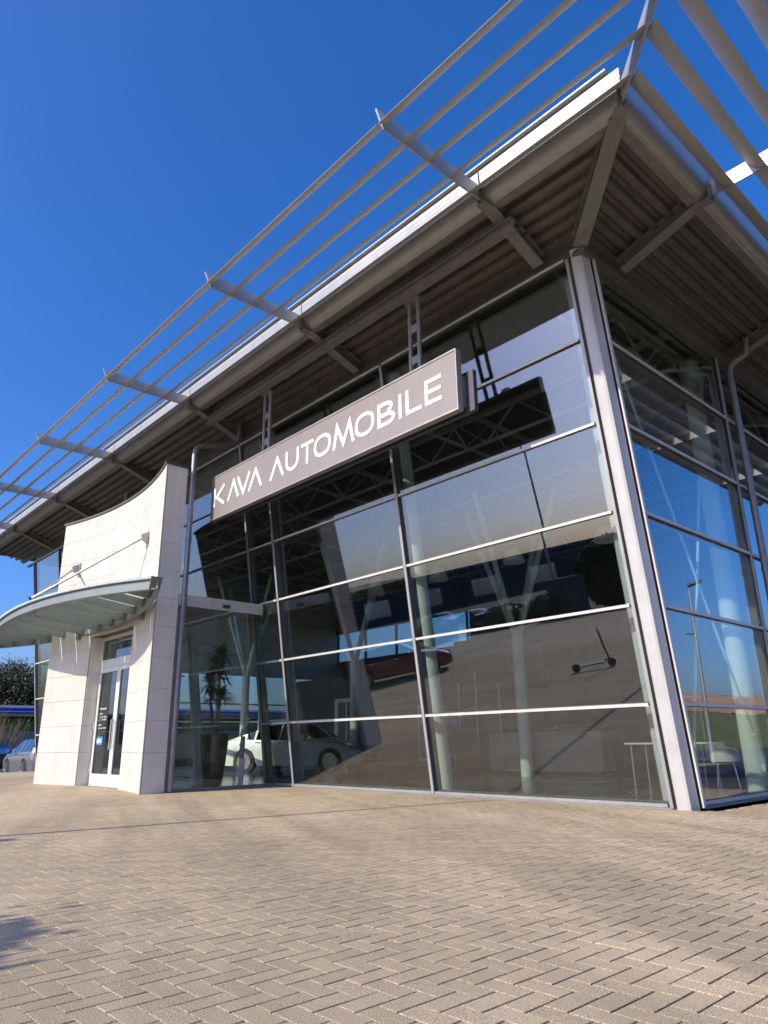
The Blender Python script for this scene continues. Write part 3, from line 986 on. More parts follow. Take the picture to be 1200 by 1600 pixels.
letter([[(-5.50, zt - .036), (-5.12, zt - .036)], [(-5.31, zt - .074), (-5.31, zb)]])
letter([ell(-4.86, .215)])
letter([[(-4.53, zb), (-4.44, zt - .02), (-4.27, zb + .05), (-4.10, zt - .02), (-4.0, zb)]], .066)
letter([ell(-3.71, .215)])
letter([['c', (-3.35, zb + .036), (-3.12, zb + .036), (-3.03, zb + .07), (-3.0, zb + .12), (-3.03, zb + .17), (-3.12, zb + .20), (-3.35, zb + .20)],
        [(-3.315, zt - .036), (-3.15, zt - .036), (-3.07, zt - .07), (-3.05, zt - .11), (-3.07, zt - .15), (-3.14, zb + .241)], [(-3.35, zt), (-3.35, zb + .238)]], .066)
letter([[(-2.85, zb), (-2.85, zt)]])
letter([[(-2.69, zt), (-2.69, zb + .036), (-2.38, zb + .036)]])
letter([[(-1.95, zt - .036), (-2.27, zt - .036), (-2.27, zb + .036), (-1.95, zb + .036)], [(-2.232, (zb + zt) / 2), (-1.97, (zb + zt) / 2)]])

# ------------------------------------------------------------------ interior
q = M(); q.box(XE + .1, -0.02, -0.0, YB, -0.014, 0.012); q.box(XPL + .2, XPR - .06, VY, -0.002, -0.01, 0.011)
q.build('showroom_floor', ITILE, bld)
# ceiling deck
q = M(); rows = []
pts = corrug(56, YB - WY - .1)
for u, dz in pts:
    rows.append([(XE, WY + .06 + u, 8.0 - dz), (-.03, WY + .06 + u, 8.0 - dz)])
q.loft(rows, 0, False, False, closed=False); q.build('ceiling_deck', DECK, bld)
# roof trusses
def truss(p0, p1, h, n, name='roof_truss'):
    q = M(); p0 = Vector(p0); p1 = Vector(p1); dn = Vector((0, 0, -h))
    q.beam(p0, p1, .10, .10); q.tube([p0 + dn, p1 + dn], .038, 8)
    for i in range(n):
        a = p0 + (p1 - p0) * (i / n); b = p0 + (p1 - p0) * ((i + .5) / n); c = p0 + (p1 - p0) * ((i + 1) / n)
        q.tube([a, b + dn], .024, 6); q.tube([b + dn, c], .024, 6)
    q.build(name, TRUSS, bld)
for x in [-0.64 - 4.3 * k for k in range(0, 6)]:
    truss((x, -0.7, 7.85), (x, YB - .1, 7.85), 0.85, 8)
for y in (2.2, 5.0, 8.5, 11.6):
    truss((XE + .2, y, 7.72), (-.25, y, 7.72), 0.70, 14)
# round columns behind the glass, leaning with it
for x in (-4.42, -8.72, -13.0, -17.3, -21.6):
    q = M(); q.tube([(x, 0.42, 0.0), (x, 0.42 - L * 7.6, 7.6)], .135, 18); q.lathe([(.2, .012), (.2, .03)], (x, .42, 0), 18); q.build('round_column', COLM, bld)
q = M(); q.tube([(-.42, 0.42, 0.0), (-.42, 0.42 - L * 7.6, 7.6)], .10, 18); q.build('round_column', COLM, bld)
for y in (3.3, 7.7, 12.0):
    q = M(); q.tube([(-.42, y, 0.0), (-.42, y, 7.6)], .16, 18); q.build('round_column', COLM, bld)
for x in (-6.6, -13, -19.4):
    q = M(); q.tube([(x, 5.6, 0.0), (x, 5.6, 3.3)], .15, 16)
    for dx, dy in ((-1.5, 0), (1.5, 0), (0, -1.4), (0, 1.4)):
        q.tube([(x, 5.6, 3.2), (x + dx, 5.6 + dy, 6.95)], .07, 8)
    q.build('round_column', COLM, bld)
# bracing rods in the corner bay
for a, b in (((-.22, .65, .18), (-.22, 3.3, 7.3)), ((-.22, 3.2, .4), (-.22, -.35, 7.2))):
    a = Vector(a); b = Vector(b); d = (b - a).normalized()
    q = M(); q.tube([a, b], .022, 8); q.tube([a + d * .1, a + d * .55], .045, 8); q.tube([b - d * .5, b - d * .1], .045, 8); q.box(a.x - .03, a.x + .03, a.y - .1, a.y + .1, a.z - .16, a.z + .05)
    q.build('bracing_rod', COLM, bld)
# rear wall with a window band at the far left
q = M()
q.box(XE + .1, -15.2, YB - .2, YB, 0, 4.7); q.box(-15.2, -0.1, YB - .2, YB, 0, 7.95)
q.build('rear_wall', IWALL, bld)
q = M(); q.box(XE, -15.21, YB - .22, YB - .01, 6.1, 7.95); q.build('rear_lintel', IWALL_G, bld)
x = XE
while x < -15.3:
    q = M(); q.box(x - .04, x + .04, YB - .16, YB - .05, 4.7, 6.09); q.build('mullion', STEEL, bld)
    if x + 2.2 < -15.1:
        q = M(); q.box(x + .05, x + 2.15, YB - .11, YB - .10, 4.71, 6.08); q.build('glass_pane', GLASS_S, bld)
    x += 2.2
# office block inside: grey wall with door, and a white block with a window
q = M(); q.box(-21.5, -12.0, 9.3, 9.5, 0, 3.35); q.box(-21.5, -12.0, 9.5, 12.5, 3.2, 3.35); q.build('office_wall', IWALL_G, bld)
q = M(); q.box(-18.6, -17.2, 9.26, 9.31, 0, 2.5, 0); q.box(-18.35, -17.9, 9.24, 9.262, .1, 2.35, 1); q.box(-17.8, -17.3, 9.24, 9.262, .1, 2.35, 1); q.build('office_door', [WHITE, IWALL], bld)
q = M(); q.box(-15.9, -14.5, 9.26, 9.31, .8, 2.5, 0); q.build('office_window', BLACK, bld)
q = M(); q.box(-11.2, -3.0, 8.3, 8.5, 0, 3.9); q.build('office_wall', IWALL, bld)
q = M()
for x0 in (-9.05, -8.35):
    q.box(x0, x0 + .6, 8.27, 8.31, 2.75, 3.5)
q.build('office_window', SHOPG, bld)
q = M()
for x0 in (-9.10, -8.40):
    q.box(x0, x0 + .7, 8.285, 8.32, 2.25, 2.74); q.box(x0, x0 + .7, 8.285, 8.32, 3.51, 3.58)
q.build('office_window_frame', BLACK, bld)
# tall LED like lamps seen as white slits
q = M()
for x, z0, z1 in ((-11.0, 1.2, 2.6), (-10.3, .6, 2.9), (-9.4, .5, 2.5)):
    q.box(x - .03, x + .03, 8.2, 8.24, z0, z1)
q.build('wall_strip', WHITE, bld)

# interior things
def counter(x, y, label):
    t = thing('table', label, 'table', (x, y, 0.012))
    q = M(); q.box(-.8, .8, -.35, .35, .72, .75); q.build('table_top', WHITE, t)
    for sx in (-.7, .7):
        for sy in (-.28, .28):
            q = M(); q.tube([(sx, sy, 0), (sx, sy, .72)], .02, 8); q.build('leg', CHROME, t)
counter(-2.4, 4.6, 'white topped meeting table behind the tub chair near the right glass wall')
def tub_chair(x, y, rz, label):
    t = thing('tub_chair', label, 'chair', (x, y, 0.012), rz, 'white tub chairs inside the right corner')
    q = M(); rings = []
    for k in range(9):
        z = .42 + .33 * k / 8
        rings.append([((.24 + .03 * k / 8) * math.cos(a), (.24 + .03 * k / 8) * math.sin(a), z if math.sin(a) > -.2 else min(z, .60)) for a in [2 * PI * j / 20 for j in range(20)]])
    q.loft(rings, 0, True); q.build('seat', WHITE, t)
    for a in (.8, 2.35, 3.9, 5.5):
        q = M(); q.tube([(.18 * math.cos(a), .18 * math.sin(a), .42), (.25 * math.cos(a), .25 * math.sin(a), 0)], .011, 6); q.build('leg', CHROME, t)
tub_chair(-1.55, 3.0, .4, 'white tub chair with thin metal legs closest to the glass corner column')
tub_chair(-1.35, 4.4, 2.0, 'white tub chair with thin metal legs behind the bracing rod')
tub_chair(-2.6, 5.6, 3.2, 'white tub chair on the far side of the meeting table')

# reception desk, boards and pendant lamps
rd = thing('reception_desk', 'long grey reception desk with a dark plinth deep inside behind the middle panes', 'desk', (-6.4, 6.3, .012), R(8))
q = M(); q.box(-1.5, 1.5, -.35, .35, .10, 1.02); q.build('body', SHOPG, rd)
q = M(); q.box(-1.56, 1.56, -.41, .41, 1.03, 1.07); q.build('desk_top', BARK, rd)
q = M(); q.box(-1.42, 1.42, -.28, .28, 0, .095); q.build('plinth', BLACK, rd)
mo = thing('monitor', 'black computer monitor standing on the reception desk', 'monitor', (-6.2, 6.35, 1.083), R(20))
q = M(); q.box(-.27, .27, -.015, .015, .10, .44); q.build('screen', BLACK, mo); q = M(); q.box(-.02, .02, -.01, .01, .012, .10); q.box(-.11, .11, -.08, .08, 0, .012); q.build('foot', GALV, mo)
for (x, y, rz, col, lb) in ((-3.4, 7.4, .1, RED, 'red topped poster stand at the rear wall behind the right pane'), (-11.7, 8.7, -.2, BLUE_L, 'blue poster stand beside the office corner behind the middle pane'), (-9.3, 5.2, .6, SHOPG, 'grey information board standing between the white car and the reception desk')):
    ps = thing('poster_stand', lb, 'poster stand', (x, y, .012), rz, 'poster stands in the showroom')
    q = M(); q.box(-.40, .40, -.02, .02, .35, 1.75); q.build('frame', GALV, ps)
    q = M(); q.box(-.36, .36, -.026, -.021, .39, 1.30, 0); q.box(-.36, .36, -.026, -.021, 1.31, 1.71, 1); q.build('poster', [PRINT, col], ps)
    q = M(); q.tube([(0, 0, 0), (0, 0, .35)], .02, 8); q.lathe([(.22, 0), (.22, .015)], n=16); q.build('foot', GALV, ps)
for i, (x, y) in enumerate(((-2.6, 3.4), (-4.9, 3.4), (-7.2, 3.4), (-9.5, 3.4))):
    pn = thing('pendant_lamp', ['pendant lamp hanging nearest to the corner column', 'second pendant lamp counted from the corner column', 'third pendant lamp counted from the corner column', 'pendant lamp hanging nearest to the entrance side'][i], 'lamp', (x, y, 4.6), 0, 'pendant lamps under the trusses')
    q = M(); q.lathe([(.06, .32), (.16, .26), (.24, .05), (.25, 0), (.235, 0), (.14, .22)], n=18); q.build('lamp_shade', WHITE, pn)
    q = M(); q.tube([(0, 0, .3), (0, 0, 3.0)], .008, 5); q.build('cable', BLACK, pn)
for (x, y, rz, lb) in ((-5.6, 7.1, 1.0, 'black office chair behind the reception desk on the right'), (-7.2, 7.2, 2.2, 'black office chair behind the reception desk on the left')):
    oc = thing('office_chair', lb, 'chair', (x, y, .012), rz, 'office chairs behind the reception desk')
    q = M(); q.box(-.25, .25, -.25, .25, .46, .54); q.build('seat', BLACK, oc)
    q = M(); q.box(-.23, .23, .22, .28, .60, 1.12); q.build('backrest', BLACK, oc)
    q = M(); q.tube([(0, 0, .05), (0, 0, .46)], .03, 8)
    for k in range(5): q.tube([(0, 0, .07), (.28 * math.cos(k * 1.257), .28 * math.sin(k * 1.257), .04)], .018, 6)
    q.tube([(0, .25, .5), (0, .25, .62)], .02, 6); q.build('base', GALV, oc)

# planter and plant
pl = thing('planter', 'tall black tapered planter standing inside the glass by the portal', 'planter', (-9.95, -0.95, .012))
q = M(); q.lathe([(.17, 0), (.20, .02), (.25, .35), (.29, .75), (.305, 1.02), (.31, 1.05), (.29, 1.05), (.28, .98)], n=28); q.build('pot', POT, pl)
q = M(); q.lathe([(.275, .97), (.275, .985)], n=20); q.build('soil', SOIL, pl)
dr = thing('dracaena', 'spiky dragon tree with brown stems growing out of the black planter', 'plant', (-9.95, -0.95, .99))
q = M(); lv = M()
def rosette(c, n_, ln, droop):
    c = Vector(c)
    for i in range(n_):
        a = random.uniform(0, 2 * PI); e = random.uniform(-.5, 1.3); l_ = ln * random.uniform(.7, 1.15)
        d = Vector((math.cos(a) * math.cos(e), math.sin(a) * math.cos(e), math.sin(e)))
        s_ = d.cross(Vector((0, 0, 1))).normalized() * .018
        p1 = c + d * l_ * .5; p2 = c + d * l_ + Vector((0, 0, -droop * l_))
        lv.add([c - s_, c + s_, p1 + s_ * 1.2, p1 - s_ * 1.2], [(0, 1, 2, 3)]); lv.add([p1 - s_ * 1.2, p1 + s_ * 1.2, p2], [(0, 1, 2)])
stems = [[(0, 0, 0), (-.12, 0, .35), (-.28, .02, .75), (-.30, 0, 1.15)], [(.05, .02, 0), (.08, .0, .6), (.03, .02, 1.2), (.08, 0, 1.75)], [(.08, -.05, 0), (.16, -.05, .5), (.30, -.06, .85)], [(-.03, .05, 0), (-.05, .08, .9), (-.12, .1, 1.5)]]
for k, s_ in enumerate(stems):
    q2 = M(); q2.tube(s_, [.04, .033, .028, .022][:len(s_)], 8); q2.build('stem', BARK, dr)
    rosette(s_[-1], 80, .50, .35)
    if k < 2: rosette(Vector(s_[-2]) + Vector((.02, 0, .1)), 50, .42, .3)
lv.build('leaves', LEAF, dr, kind='stuff')
# info terminal
ip = thing('info_terminal', 'slim grey and white information post with a tilted screen beside the planter', 'terminal', (-9.35, -0.62, .012), R(-35))
q = M(); q.prism([(-.11, -.06, 0), (.11, -.06, 0), (.13, -.04, .55), (-.13, -.04, .55)], (0, .11, 0)); q.build('foot', WHITE, ip)
q = M(); q.prism([(-.13, -.045, .555), (.13, -.045, .555), (.14, -.03, 1.0), (-.14, -.03, 1.0)], (0, .09, 0)); q.build('post', PIPE, ip)
q = M(); q.prism([(-.15, -.05, 1.005), (.15, -.05, 1.005), (.15, .08, 1.38), (-.15, .08, 1.38)], (0, .06, .0)); q.build('head', GALV, ip)
q = M(); q.prism([(-.09, -.041, 1.05), (.09, -.041, 1.05), (.09, -.002, 1.17), (-.09, -.002, 1.17)], (0, -.006, .002)); q.prism([(-.10, .012, 1.21), (.10, .012, 1.21), (.10, .055, 1.34), (-.10, .055, 1.34)], (0, -.006, .002), 1); q.build('screen', [BLUE_L, BLACK], ip)
q = M()
for z in (.62, .80):
    for dx in (-.06, 0, .06):
        q.box(dx - .018, dx + .018, -.052, -.049, z, z + .04)
q.box(-.1, .1, -.052, -.049, .70, .735); q.build('lettering', PRINT, ip)

# ------------------------------------------------------------------ cars
def car(name, label, paint, loc, rz, LN=4.6, WD=1.82, HT=1.46, style='sedan', group=None, rimm=None):
    """nose towards +x; origin on the ground at the centre"""
    t = thing(name, label, 'car', loc, rz, group)
    hl = LN / 2; hw = WD / 2; wr = 0.335 if style != 'suv' else .35
    fa, ra = hl - 0.88, -hl + 0.95
    if style == 'sedan': K = [(-hl, .60, .60, 0), (-hl + .07, .86, .88, 0), (-hl + .40, .93, .97, 0), (-hl + 1.0, .95, 1.14, 1), (-hl + 1.6, .94, HT - .06, 1), (-hl + 2.1, .93, HT, 1), (0.0, .91, HT - .01, 1), (.35, .90, HT - .08, 1), (hl - 1.35, .87, .92, 0), (hl - .7, .80, .84, 0), (hl - .15, .66, .70, 0), (hl, .50, .53, 0)]
    elif style == 'suv': K = [(-hl, .70, .72, 0), (-hl + .10, .98, 1.05, 0), (-hl + .42, 1.02, HT - .12, 1), (-hl + .9, 1.0, HT - .01, 1), (-.2, .97, HT, 1), (.35, .95, HT - .05, 1), (hl - 1.15, .93, .99, 0), (hl - .5, .85, .90, 0), (hl - .10, .70, .74, 0), (hl, .55, .58, 0)]
    else: K = [(-hl, .60, .62, 0), (-hl + .08, .88, .92, 0), (-hl + .35, .96, 1.12, 1), (-hl + .8, .95, HT - .05, 1), (-.2, .93, HT, 1), (.35, .92, HT - .04, 1), (hl - 1.15, .90, .94, 0), (hl - .5, .80, .84, 0), (hl - .10, .66, .70, 0), (hl, .52, .55, 0)]
    kx = [k[0] for k in K]
    xs_ = sorted(set([round(x, 3) for x in np.concatenate([np.linspace(-hl, hl, 34), kx, [fa + wr * 1.12 * math.cos(a) for a in np.linspace(0, PI, 11)], [ra + wr * 1.12 * math.cos(a) for a in np.linspace(0, PI, 11)]])]))
    belt = lambda x: float(np.interp(x, kx, [k[1] for k in K]))
    top = lambda x: float(np.interp(x, kx, [k[2] for k in K]))
    secs = []
    for x in xs_:
        e = 1 - abs(x) / hl
        w = hw * (1 - .22 * (1 - min(1, e / .16)) ** 2)
        zb_ = .22 + .10 * (1 - min(1, e / .12))
        for a in (fa, ra):
            dx = x - a
            if abs(dx) < wr * 1.12: zb_ = max(zb_, wr + math.sqrt(max(0, (wr * 1.12) ** 2 - dx * dx)) * .98)
        bz, tz = belt(x), top(x)
        hgt = max(0, tz - bz)
        wt = w * (1 - .32 * min(1, hgt / .5)) if hgt > .1 else w * .90
        mid = max(zb_ + .01, .62)
        secs.append([(x, w * .97, zb_), (x, w * 1.0, mid), (x, w * .985, max(mid + .02, bz - .06)), (x, w * .95, max(mid + .03, bz)), (x, wt, max(tz - .03 * min(1, hgt * 4), bz)), (x, wt * .62, tz + .012), (x, 0, tz + .02)])
    def mk(sel):
        q = M(); used = {}
        for i in range(len(secs) - 1):
            xm = (xs_[i] + xs_[i + 1]) / 2
            for j in range(6):
                for sgn in (1, -1):
                    kind_ = 'b'
                    h_ = top(xm) - belt(xm); cab = h_ > .12
                    slope = abs(top(xs_[i + 1]) - top(xs_[i])) / max(1e-3, xs_[i + 1] - xs_[i])
                    pill = any(abs(xm - p_) < .045 for p_ in (-.25 if style != 'suv' else -.3, .0 - .0 + 99, ra + .35))
                    if j == 3 and cab and h_ > .2 and not pill: kind_ = 'w'
                    if j in (4, 5) and slope > .28 and cab: kind_ = 'w'
                    if kind_ != sel: continue
                    a, b = secs[i][j], secs[i][j + 1]; c, d = secs[i + 1][j + 1], secs[i + 1][j]
                    ids = []
                    for p_ in (a, b, c, d):
                        p2 = (p_[0], p_[1] * sgn, p_[2]); key = (round(p2[0], 4), round(p2[1], 4), round(p2[2], 4))
                        if key not in used: used[key] = len(q.v); q.v.append(p2)
                        ids.append(used[key])
                    if len(set(ids)) < 3: continue
                    if sgn < 0: ids = ids[::-1]
                    q.f.append(ids[::-1]); q.mi.append(0); q.sm.append(True)
        return q
    b = mk('b')
    # nose and tail faces
    for s_, rev in ((secs[0], 0), (secs[-1], 1)):
        ring = s_ + [(p_[0], -p_[1], p_[2]) for p_ in s_[-2::-1]]
        b.add(ring, [tuple(range(len(ring)))[::(-1 if rev else 1)]])
    b.box(-hl + .2, hl - .2, -hw * .8, hw * .8, .24, .45, 1)
    b.box(hl - .02, hl + .012, -.45, .45, .32, .50, 1)
    b.build('body', [paint, BLACK], t)
    w_ = mk('w'); w_.build('window', GLASS_C, t)
    q = M(); q.box(-hl + .9, hl - 1.3, -hw * .7, hw * .7, .46, .86); 
    for sx in (-.75, .25):
        for sy in (-.38, .38): q.box(sx, sx + .15, sy - .22, sy + .22, .86, 1.15)
    q.build('seats', BLACK, t)
    for a in (fa, ra):
        for sy in (-1, 1):
            q = M(); q.lathe([(wr - .09, -.10), (wr - .01, -.10), (wr, -.07), (wr, .07), (wr - .01, .10), (wr - .09, .10)], (a, sy * (hw - .12), wr), 28, 0, 'y')
            wh = q.build('wheel', RUBBER, t)
            q = M(); yo = sy * (hw - .012)
            q.lathe([(wr - .10, -.02), (wr - .085, 0), (wr - .085, .005), (wr - .12, -.01)], (a, yo, wr), 28, 0, 'y')
            for k in range(9):
                an = 2 * PI * k / 9
                q.beam((a + .03 * math.cos(an), yo, wr + .03 * math.sin(an)), (a + (wr - .095) * math.cos(an), yo - sy * .006, wr + (wr - .095) * math.sin(an)), .034, .02, (0, 1, 0))
            q.lathe([(.05, -.015), (.05, .015)], (a, yo, wr), 12, 0, 'y')
            q.build('rim', rimm or CHROME, wh)
            q = M(); q.lathe([(wr * 1.08, -.13), (wr * 1.08, .0)], (a, sy * (hw - .14), wr), 20, 0, 'y'); q.build('wheel_well', BLACK, t)
    for sy in (-1, 1):
        q = M(); zz = belt(hl - .25) - .11
        q.prism([(hl - .62, sy * hw * .965, zz + .10), (hl - .10, sy * hw * .80, zz - .01), (hl - .10, sy * hw * .80, zz - .10), (hl - .45, sy * hw * .985, zz - .04)], (0.02, sy * .02, 0.01)); q.build('headlight', HEADL, t)
        q = M(); q.prism([(-hl + .02, sy * hw * .62, .80), (-hl + .30, sy * hw * .97, .86), (-hl + .30, sy * hw * .98, .74), (-hl + .02, sy * hw * .62, .70)], (-.02, sy * .02, 0)); q.build('tail_light', TAILL, t)
        q = M(); q.loft([[(.62 + .05 * math.cos(a) * s1, sy * (hw + .02 + d_), 1.0 + .07 * math.sin(a) * s1) for a in [2 * PI * k / 10 for k in range(10)]] for d_, s1 in ((-.02, .6), (.04, 1.2), (.12, 1.25), (.16, .8))], 0, True); q.build('mirror', paint, t)
        q = M()
        for hx in (.15, -.85): q.box(hx - .18, hx, sy * (hw * .985) - .012, sy * (hw * .985) + .022, .86, .885)
        q.build('door_handle', CHROME, t)
    return t
def raypos(pxx, D):
    v = fwd * FPX + r2 * (pxx - 600) + u2 * (800 - 1200); h = math.hypot(v.x, v.y)
    return Vector((4.424 + v.x / h * D, -9.088 + v.y / h * D, 0))
_a, _b = raypos(511, 21.2), raypos(386, 22.6)
_d = (_a - _b).normalized(); _s = Vector((-_d.y, _d.x, 0))
CARPOS = (_a + _b) / 2 + _s * .8; CARPOS.z = .012; CARRZ = math.atan2(_d.y, _d.x)
# grey car beyond the far corner, white car in the showroom, cars of the forecourt
dx_, dy_ = -.958, .287
car('parked_car', 'silver grey hatchback parked beyond the far end of the glass facade', C_SILVER, (-28.5, 1.35, GZ), PI - .02, 4.2, 1.78, 1.50, 'suv')
car('parked_car', 'black car at the left picture edge in front of the silver hatchback', C_BLACK, (-35.4, 1.1, GZ), PI + .1, 4.4, 1.8, 1.45, 'sedan')
car('display_car', 'white coupe with black wheels on show behind the lower glass panes', C_WHITE, CARPOS, CARRZ, 4.7, 1.82, 1.42, 'sedan', rimm=CHROME)
car('parked_car', 'dark red estate car mirrored in the lower middle glass panes', C_RED, (-17.4, -12.2, -.001), R(-44), 4.5, 1.8, 1.48, 'hatch')
car('parked_car', 'black sedan parked behind the forecourt seen mirrored above the round hedges', C_BLACK, (-30.0, -33.5, GZ), R(12), 4.7, 1.84, 1.45, 'sedan')
car('parked_car', 'grey sedan at the far side of the forecourt mirrored beside the black one', C_GREY, (-37.5, -38.0, GZ), R(10), 4.6, 1.8, 1.45, 'sedan')
car('parked_car', 'bright red small car mirrored low in the right front glass pane', C_RED, (-24.0, -28.0, GZ), R(-25), 4.0, 1.74, 1.46, 'hatch')

# e-scooter standing on the forecourt
sc = thing('electric_scooter', 'black electric kick scooter with a pale deck standing on the paving, mirrored in the glass', 'scooter', (-7.1, -10.15, .0), R(-30))
q = M(); q.prism([(-.38, -.08, .13), (.30, -.08, .13), (.36, -.08, .19), (-.38, -.08, .17)], (0, .16, 0)); q.build('deck', GALV, sc)
for x in (-.48, .55):
    q = M(); q.lathe([(.06, -.02), (.12, -.025), (.125, 0), (.12, .025), (.06, .02)], (x, 0, .125), 20, 0, 'y'); q.build('wheel', RUBBER, sc)
q = M(); q.tube([(.36, 0, .19), (.50, 0, .26), (.44, 0, .55), (.36, 0, 1.15)], .028, 8); q.build('steering_tube', BLACK, sc)
q = M(); q.tube([(.36, -.25, 1.13), (.36, 0, 1.16), (.36, .25, 1.13)], .016, 8); q.build('handlebar', BLACK, sc)
q = M(); q.beam((-.40, 0, .2), (-.60, 0, .22), .08, .02); q.build('mudguard', BLACK, sc)

# ------------------------------------------------------------------ outside things
def leaves(q, n_, pos, size, flat=0.0):
    """n random little quads around positions given by pos(i)"""
    for i in range(n_):
        c = Vector(pos(i)); s_ = size * random.uniform(.6, 1.4)
        a = Vector((random.gauss(0, 1), random.gauss(0, 1), random.gauss(0, 1))).normalized()
        b = a.cross(Vector((random.gauss(0, 1), random.gauss(0, 1), random.gauss(0, 1)))).normalized()
        q.add([c - a * s_ - b * s_ * .5, c + a * s_ * .2 - b * s_ * .7, c + a * s_, c + b * s_ * .6], [(0, 1, 2, 3)])
def bush(x, y, rx_, h, label, gz=GZ, nn=1500, group='clipped hedge balls along the forecourt', trunk=False):
    t = thing('hedge_ball', label, 'bush', (x, y, gz), 0, group)
    q = M()
    def pos(i):
        u = Vector((random.gauss(0, 1), random.gauss(0, 1), random.gauss(0, 1))).normalized()
        r = random.uniform(.82, 1.0) * (1 + .05 * math.sin(u.x * 7) * math.cos(u.y * 6))
        return (u.x * rx_ * r, u.y * rx_ * r, h / 2 + u.z * h / 2 * r)
    q.lathe([(rx_ * .1, h * .02), (rx_ * .6, h * .12), (rx_ * .82, h * .4), (rx_ * .8, h * .65), (rx_ * .5, h * .88), (rx_ * .05, h * .93)], n=14)
    leaves(q, nn, pos, .10 * max(1, rx_ / 1.5)); q.build('foliage', HEDGE, t)
    q = M(); q.tube([(0, 0, 0), (0, 0, h * .3)], .06, 6); q.build('stem', BARK, t)
bush(-23.5, -28.3, 1.7, 1.7, 'low wide hedge ball mirrored left of the litter cabinet')
bush(-21.2, -30.0, 1.7, 1.8, 'low wide hedge ball mirrored right next to the tall one')
bush(-18.3, -33.5, 2.4, 4.6, 'very tall rounded hedge mirrored beside the corner column', nn=3500)
bush(-28.5, -27.0, 1.5, 1.5, 'small hedge ball at the end of the mirrored row')
cb = thing('cabinet', 'dark grey utility cabinet standing between the mirrored hedges', 'cabinet', (-19.6, -29.8, GZ))
q = M(); q.box(-1.1, 1.1, -.4, .4, .1, 2.5); q.box(-1.15, 1.15, -.45, .45, 2.5, 2.58); q.box(-.02, .02, .4, .41, .2, 2.4); q.build('housing', IWALL_G, cb)
q = M(); q.box(-1.05, 1.05, -.38, .38, 0, .1); q.build('plinth', KERB, cb)

def lamp_post(x, y, h, arm, rz, label, gz=GZ, round_=False):
    t = thing('street_lamp', label, 'street lamp', (x, y, gz), rz, 'tall street lamps round the forecourt')
    q = M(); q.tube([(0, 0, 0), (0, 0, h * .5), (0, 0, h)], [.09, .07, .05], 12); q.build('post', GALV, t)
    q = M()
    if round_:
        q.lathe([(.05, h - .05), (.12, h), (.38, h + .04), (.40, h + .08), (.30, h + .26), (.05, h + .34)], n=20)
    else:
        q.tube([(0, 0, h - .05), (arm, 0, h + .05)], .04, 8)
        q.prism([(arm - .1, -.16, h + .0), (arm + .55, -.10, h + .06), (arm + .55, .10, h + .06), (arm - .1, .16, h + .0)], (0, 0, .09))
    q.build('lamp_head', PIPE if not round_ else WHITE, t)
lamp_post(9.6, 22.6, 7.7, .15, R(200), 'tall street lamp with flat head mirrored large in the right glass wall')
lamp_post(16.7, 38.5, 7.7, .15, R(20), 'farther street lamp mirrored smaller left of the tall one')
lamp_post(-20.4, -29.9, 14.9, .2, 0, 'street lamp with domed head mirrored high in the front glass', GZ, True)
lamp_post(-5.61, -16.88, 6.4, .02, R(60), 'street lamp whose flat head throws a small shadow at the left picture edge', -.001)
fp_ = thing('flag_pole', 'slender bare flag pole whose thin shadow crosses the paving before the entrance', 'flag pole', (-5.09, -12.5, -.001))
q = M(); q.tube([(0, 0, 0), (0, 0, 5), (0, 0, 8.2)], [.065, .055, .04], 10); q.build('pole', GALV, fp_)
q = M(); q.lathe([(.02, 8.2), (.05, 8.23), (.05, 8.28), (.01, 8.32)], n=10); q.build('knob', GALV, fp_)

# gas station canopy far left
gs = thing('petrol_station', 'petrol station canopy with blue edge and green band beyond the grey cars', 'petrol station', (-54, 8, GZ))
q = M(); q.box(-8, 0, -14, 24, 3.95, 4.12, 0); q.box(-7.9, .0, -13.9, 24, 3.55, 3.95, 1); q.box(-7.9, .01, -13.9, 24, 3.66, 3.70, 0); q.build('canopy_fascia', [WHITE, BLUE], gs)
q = M(); q.box(-7.8, -.05, -13.8, 23.8, 3.35, 3.54); q.build('canopy_underside', SAND, gs)
q = M(); q.box(-7.5, -1.5, -13, 23, 2.45, 3.05); q.build('green_band', GREENP, gs)
q = M(); q.box(-7.4, -1.8, -6, 22, 0, 2.44); q.build('shop_wall', SHOPG, gs)
for y in (-10, 0, 8):
    q = M(); q.box(-3.2, -2.8, y, y + .4, 0, 3.4); q.build('column', WHITE, gs)

# trees
def tree(x, y, h, r, label, mtl, n_=900, kind='conifer', gz=GZ, lsz=.28):
    t = thing('woodland_tree', label, 'tree', (x, y, gz), random.uniform(0, 6), 'trees on the wooded rise at the left')
    q = M(); q.tube([(0, 0, 0), (random.uniform(-.2, .2), 0, h * .5), (0, 0, h * .95)], [h * .022, h * .014, .03], 7)
    for k in range(10):
        z = h * random.uniform(.25, .85); a = random.uniform(0, 6.3); l_ = r * (1 - z / h * .7) * .9
        q.tube([(0, 0, z), (l_ * math.cos(a), l_ * math.sin(a), z + l_ * .35)], [.05, .02], 5)
    q.build('trunk', BARK, t)
    cl = [(random.uniform(.18, 1.0), random.uniform(0, 6.3), random.uniform(.3, 1)) for _ in range(26)]
    def pos(i):
        tz, a, rr = cl[i % len(cl)]
        rad = (r * (1.05 - tz) ** .7 if kind == 'conifer' else r * math.sqrt(max(.05, 1 - (2 * tz - 1.05) ** 2)) * .9) * rr
        sp = r * .28
        return (rad * math.cos(a) + random.gauss(0, sp), rad * math.sin(a) + random.gauss(0, sp), h * (.1 + .88 * tz) + random.gauss(0, sp * .8))
    q = M(); leaves(q, n_, pos, lsz); q.build('crown', mtl, t)
tr_spots = []
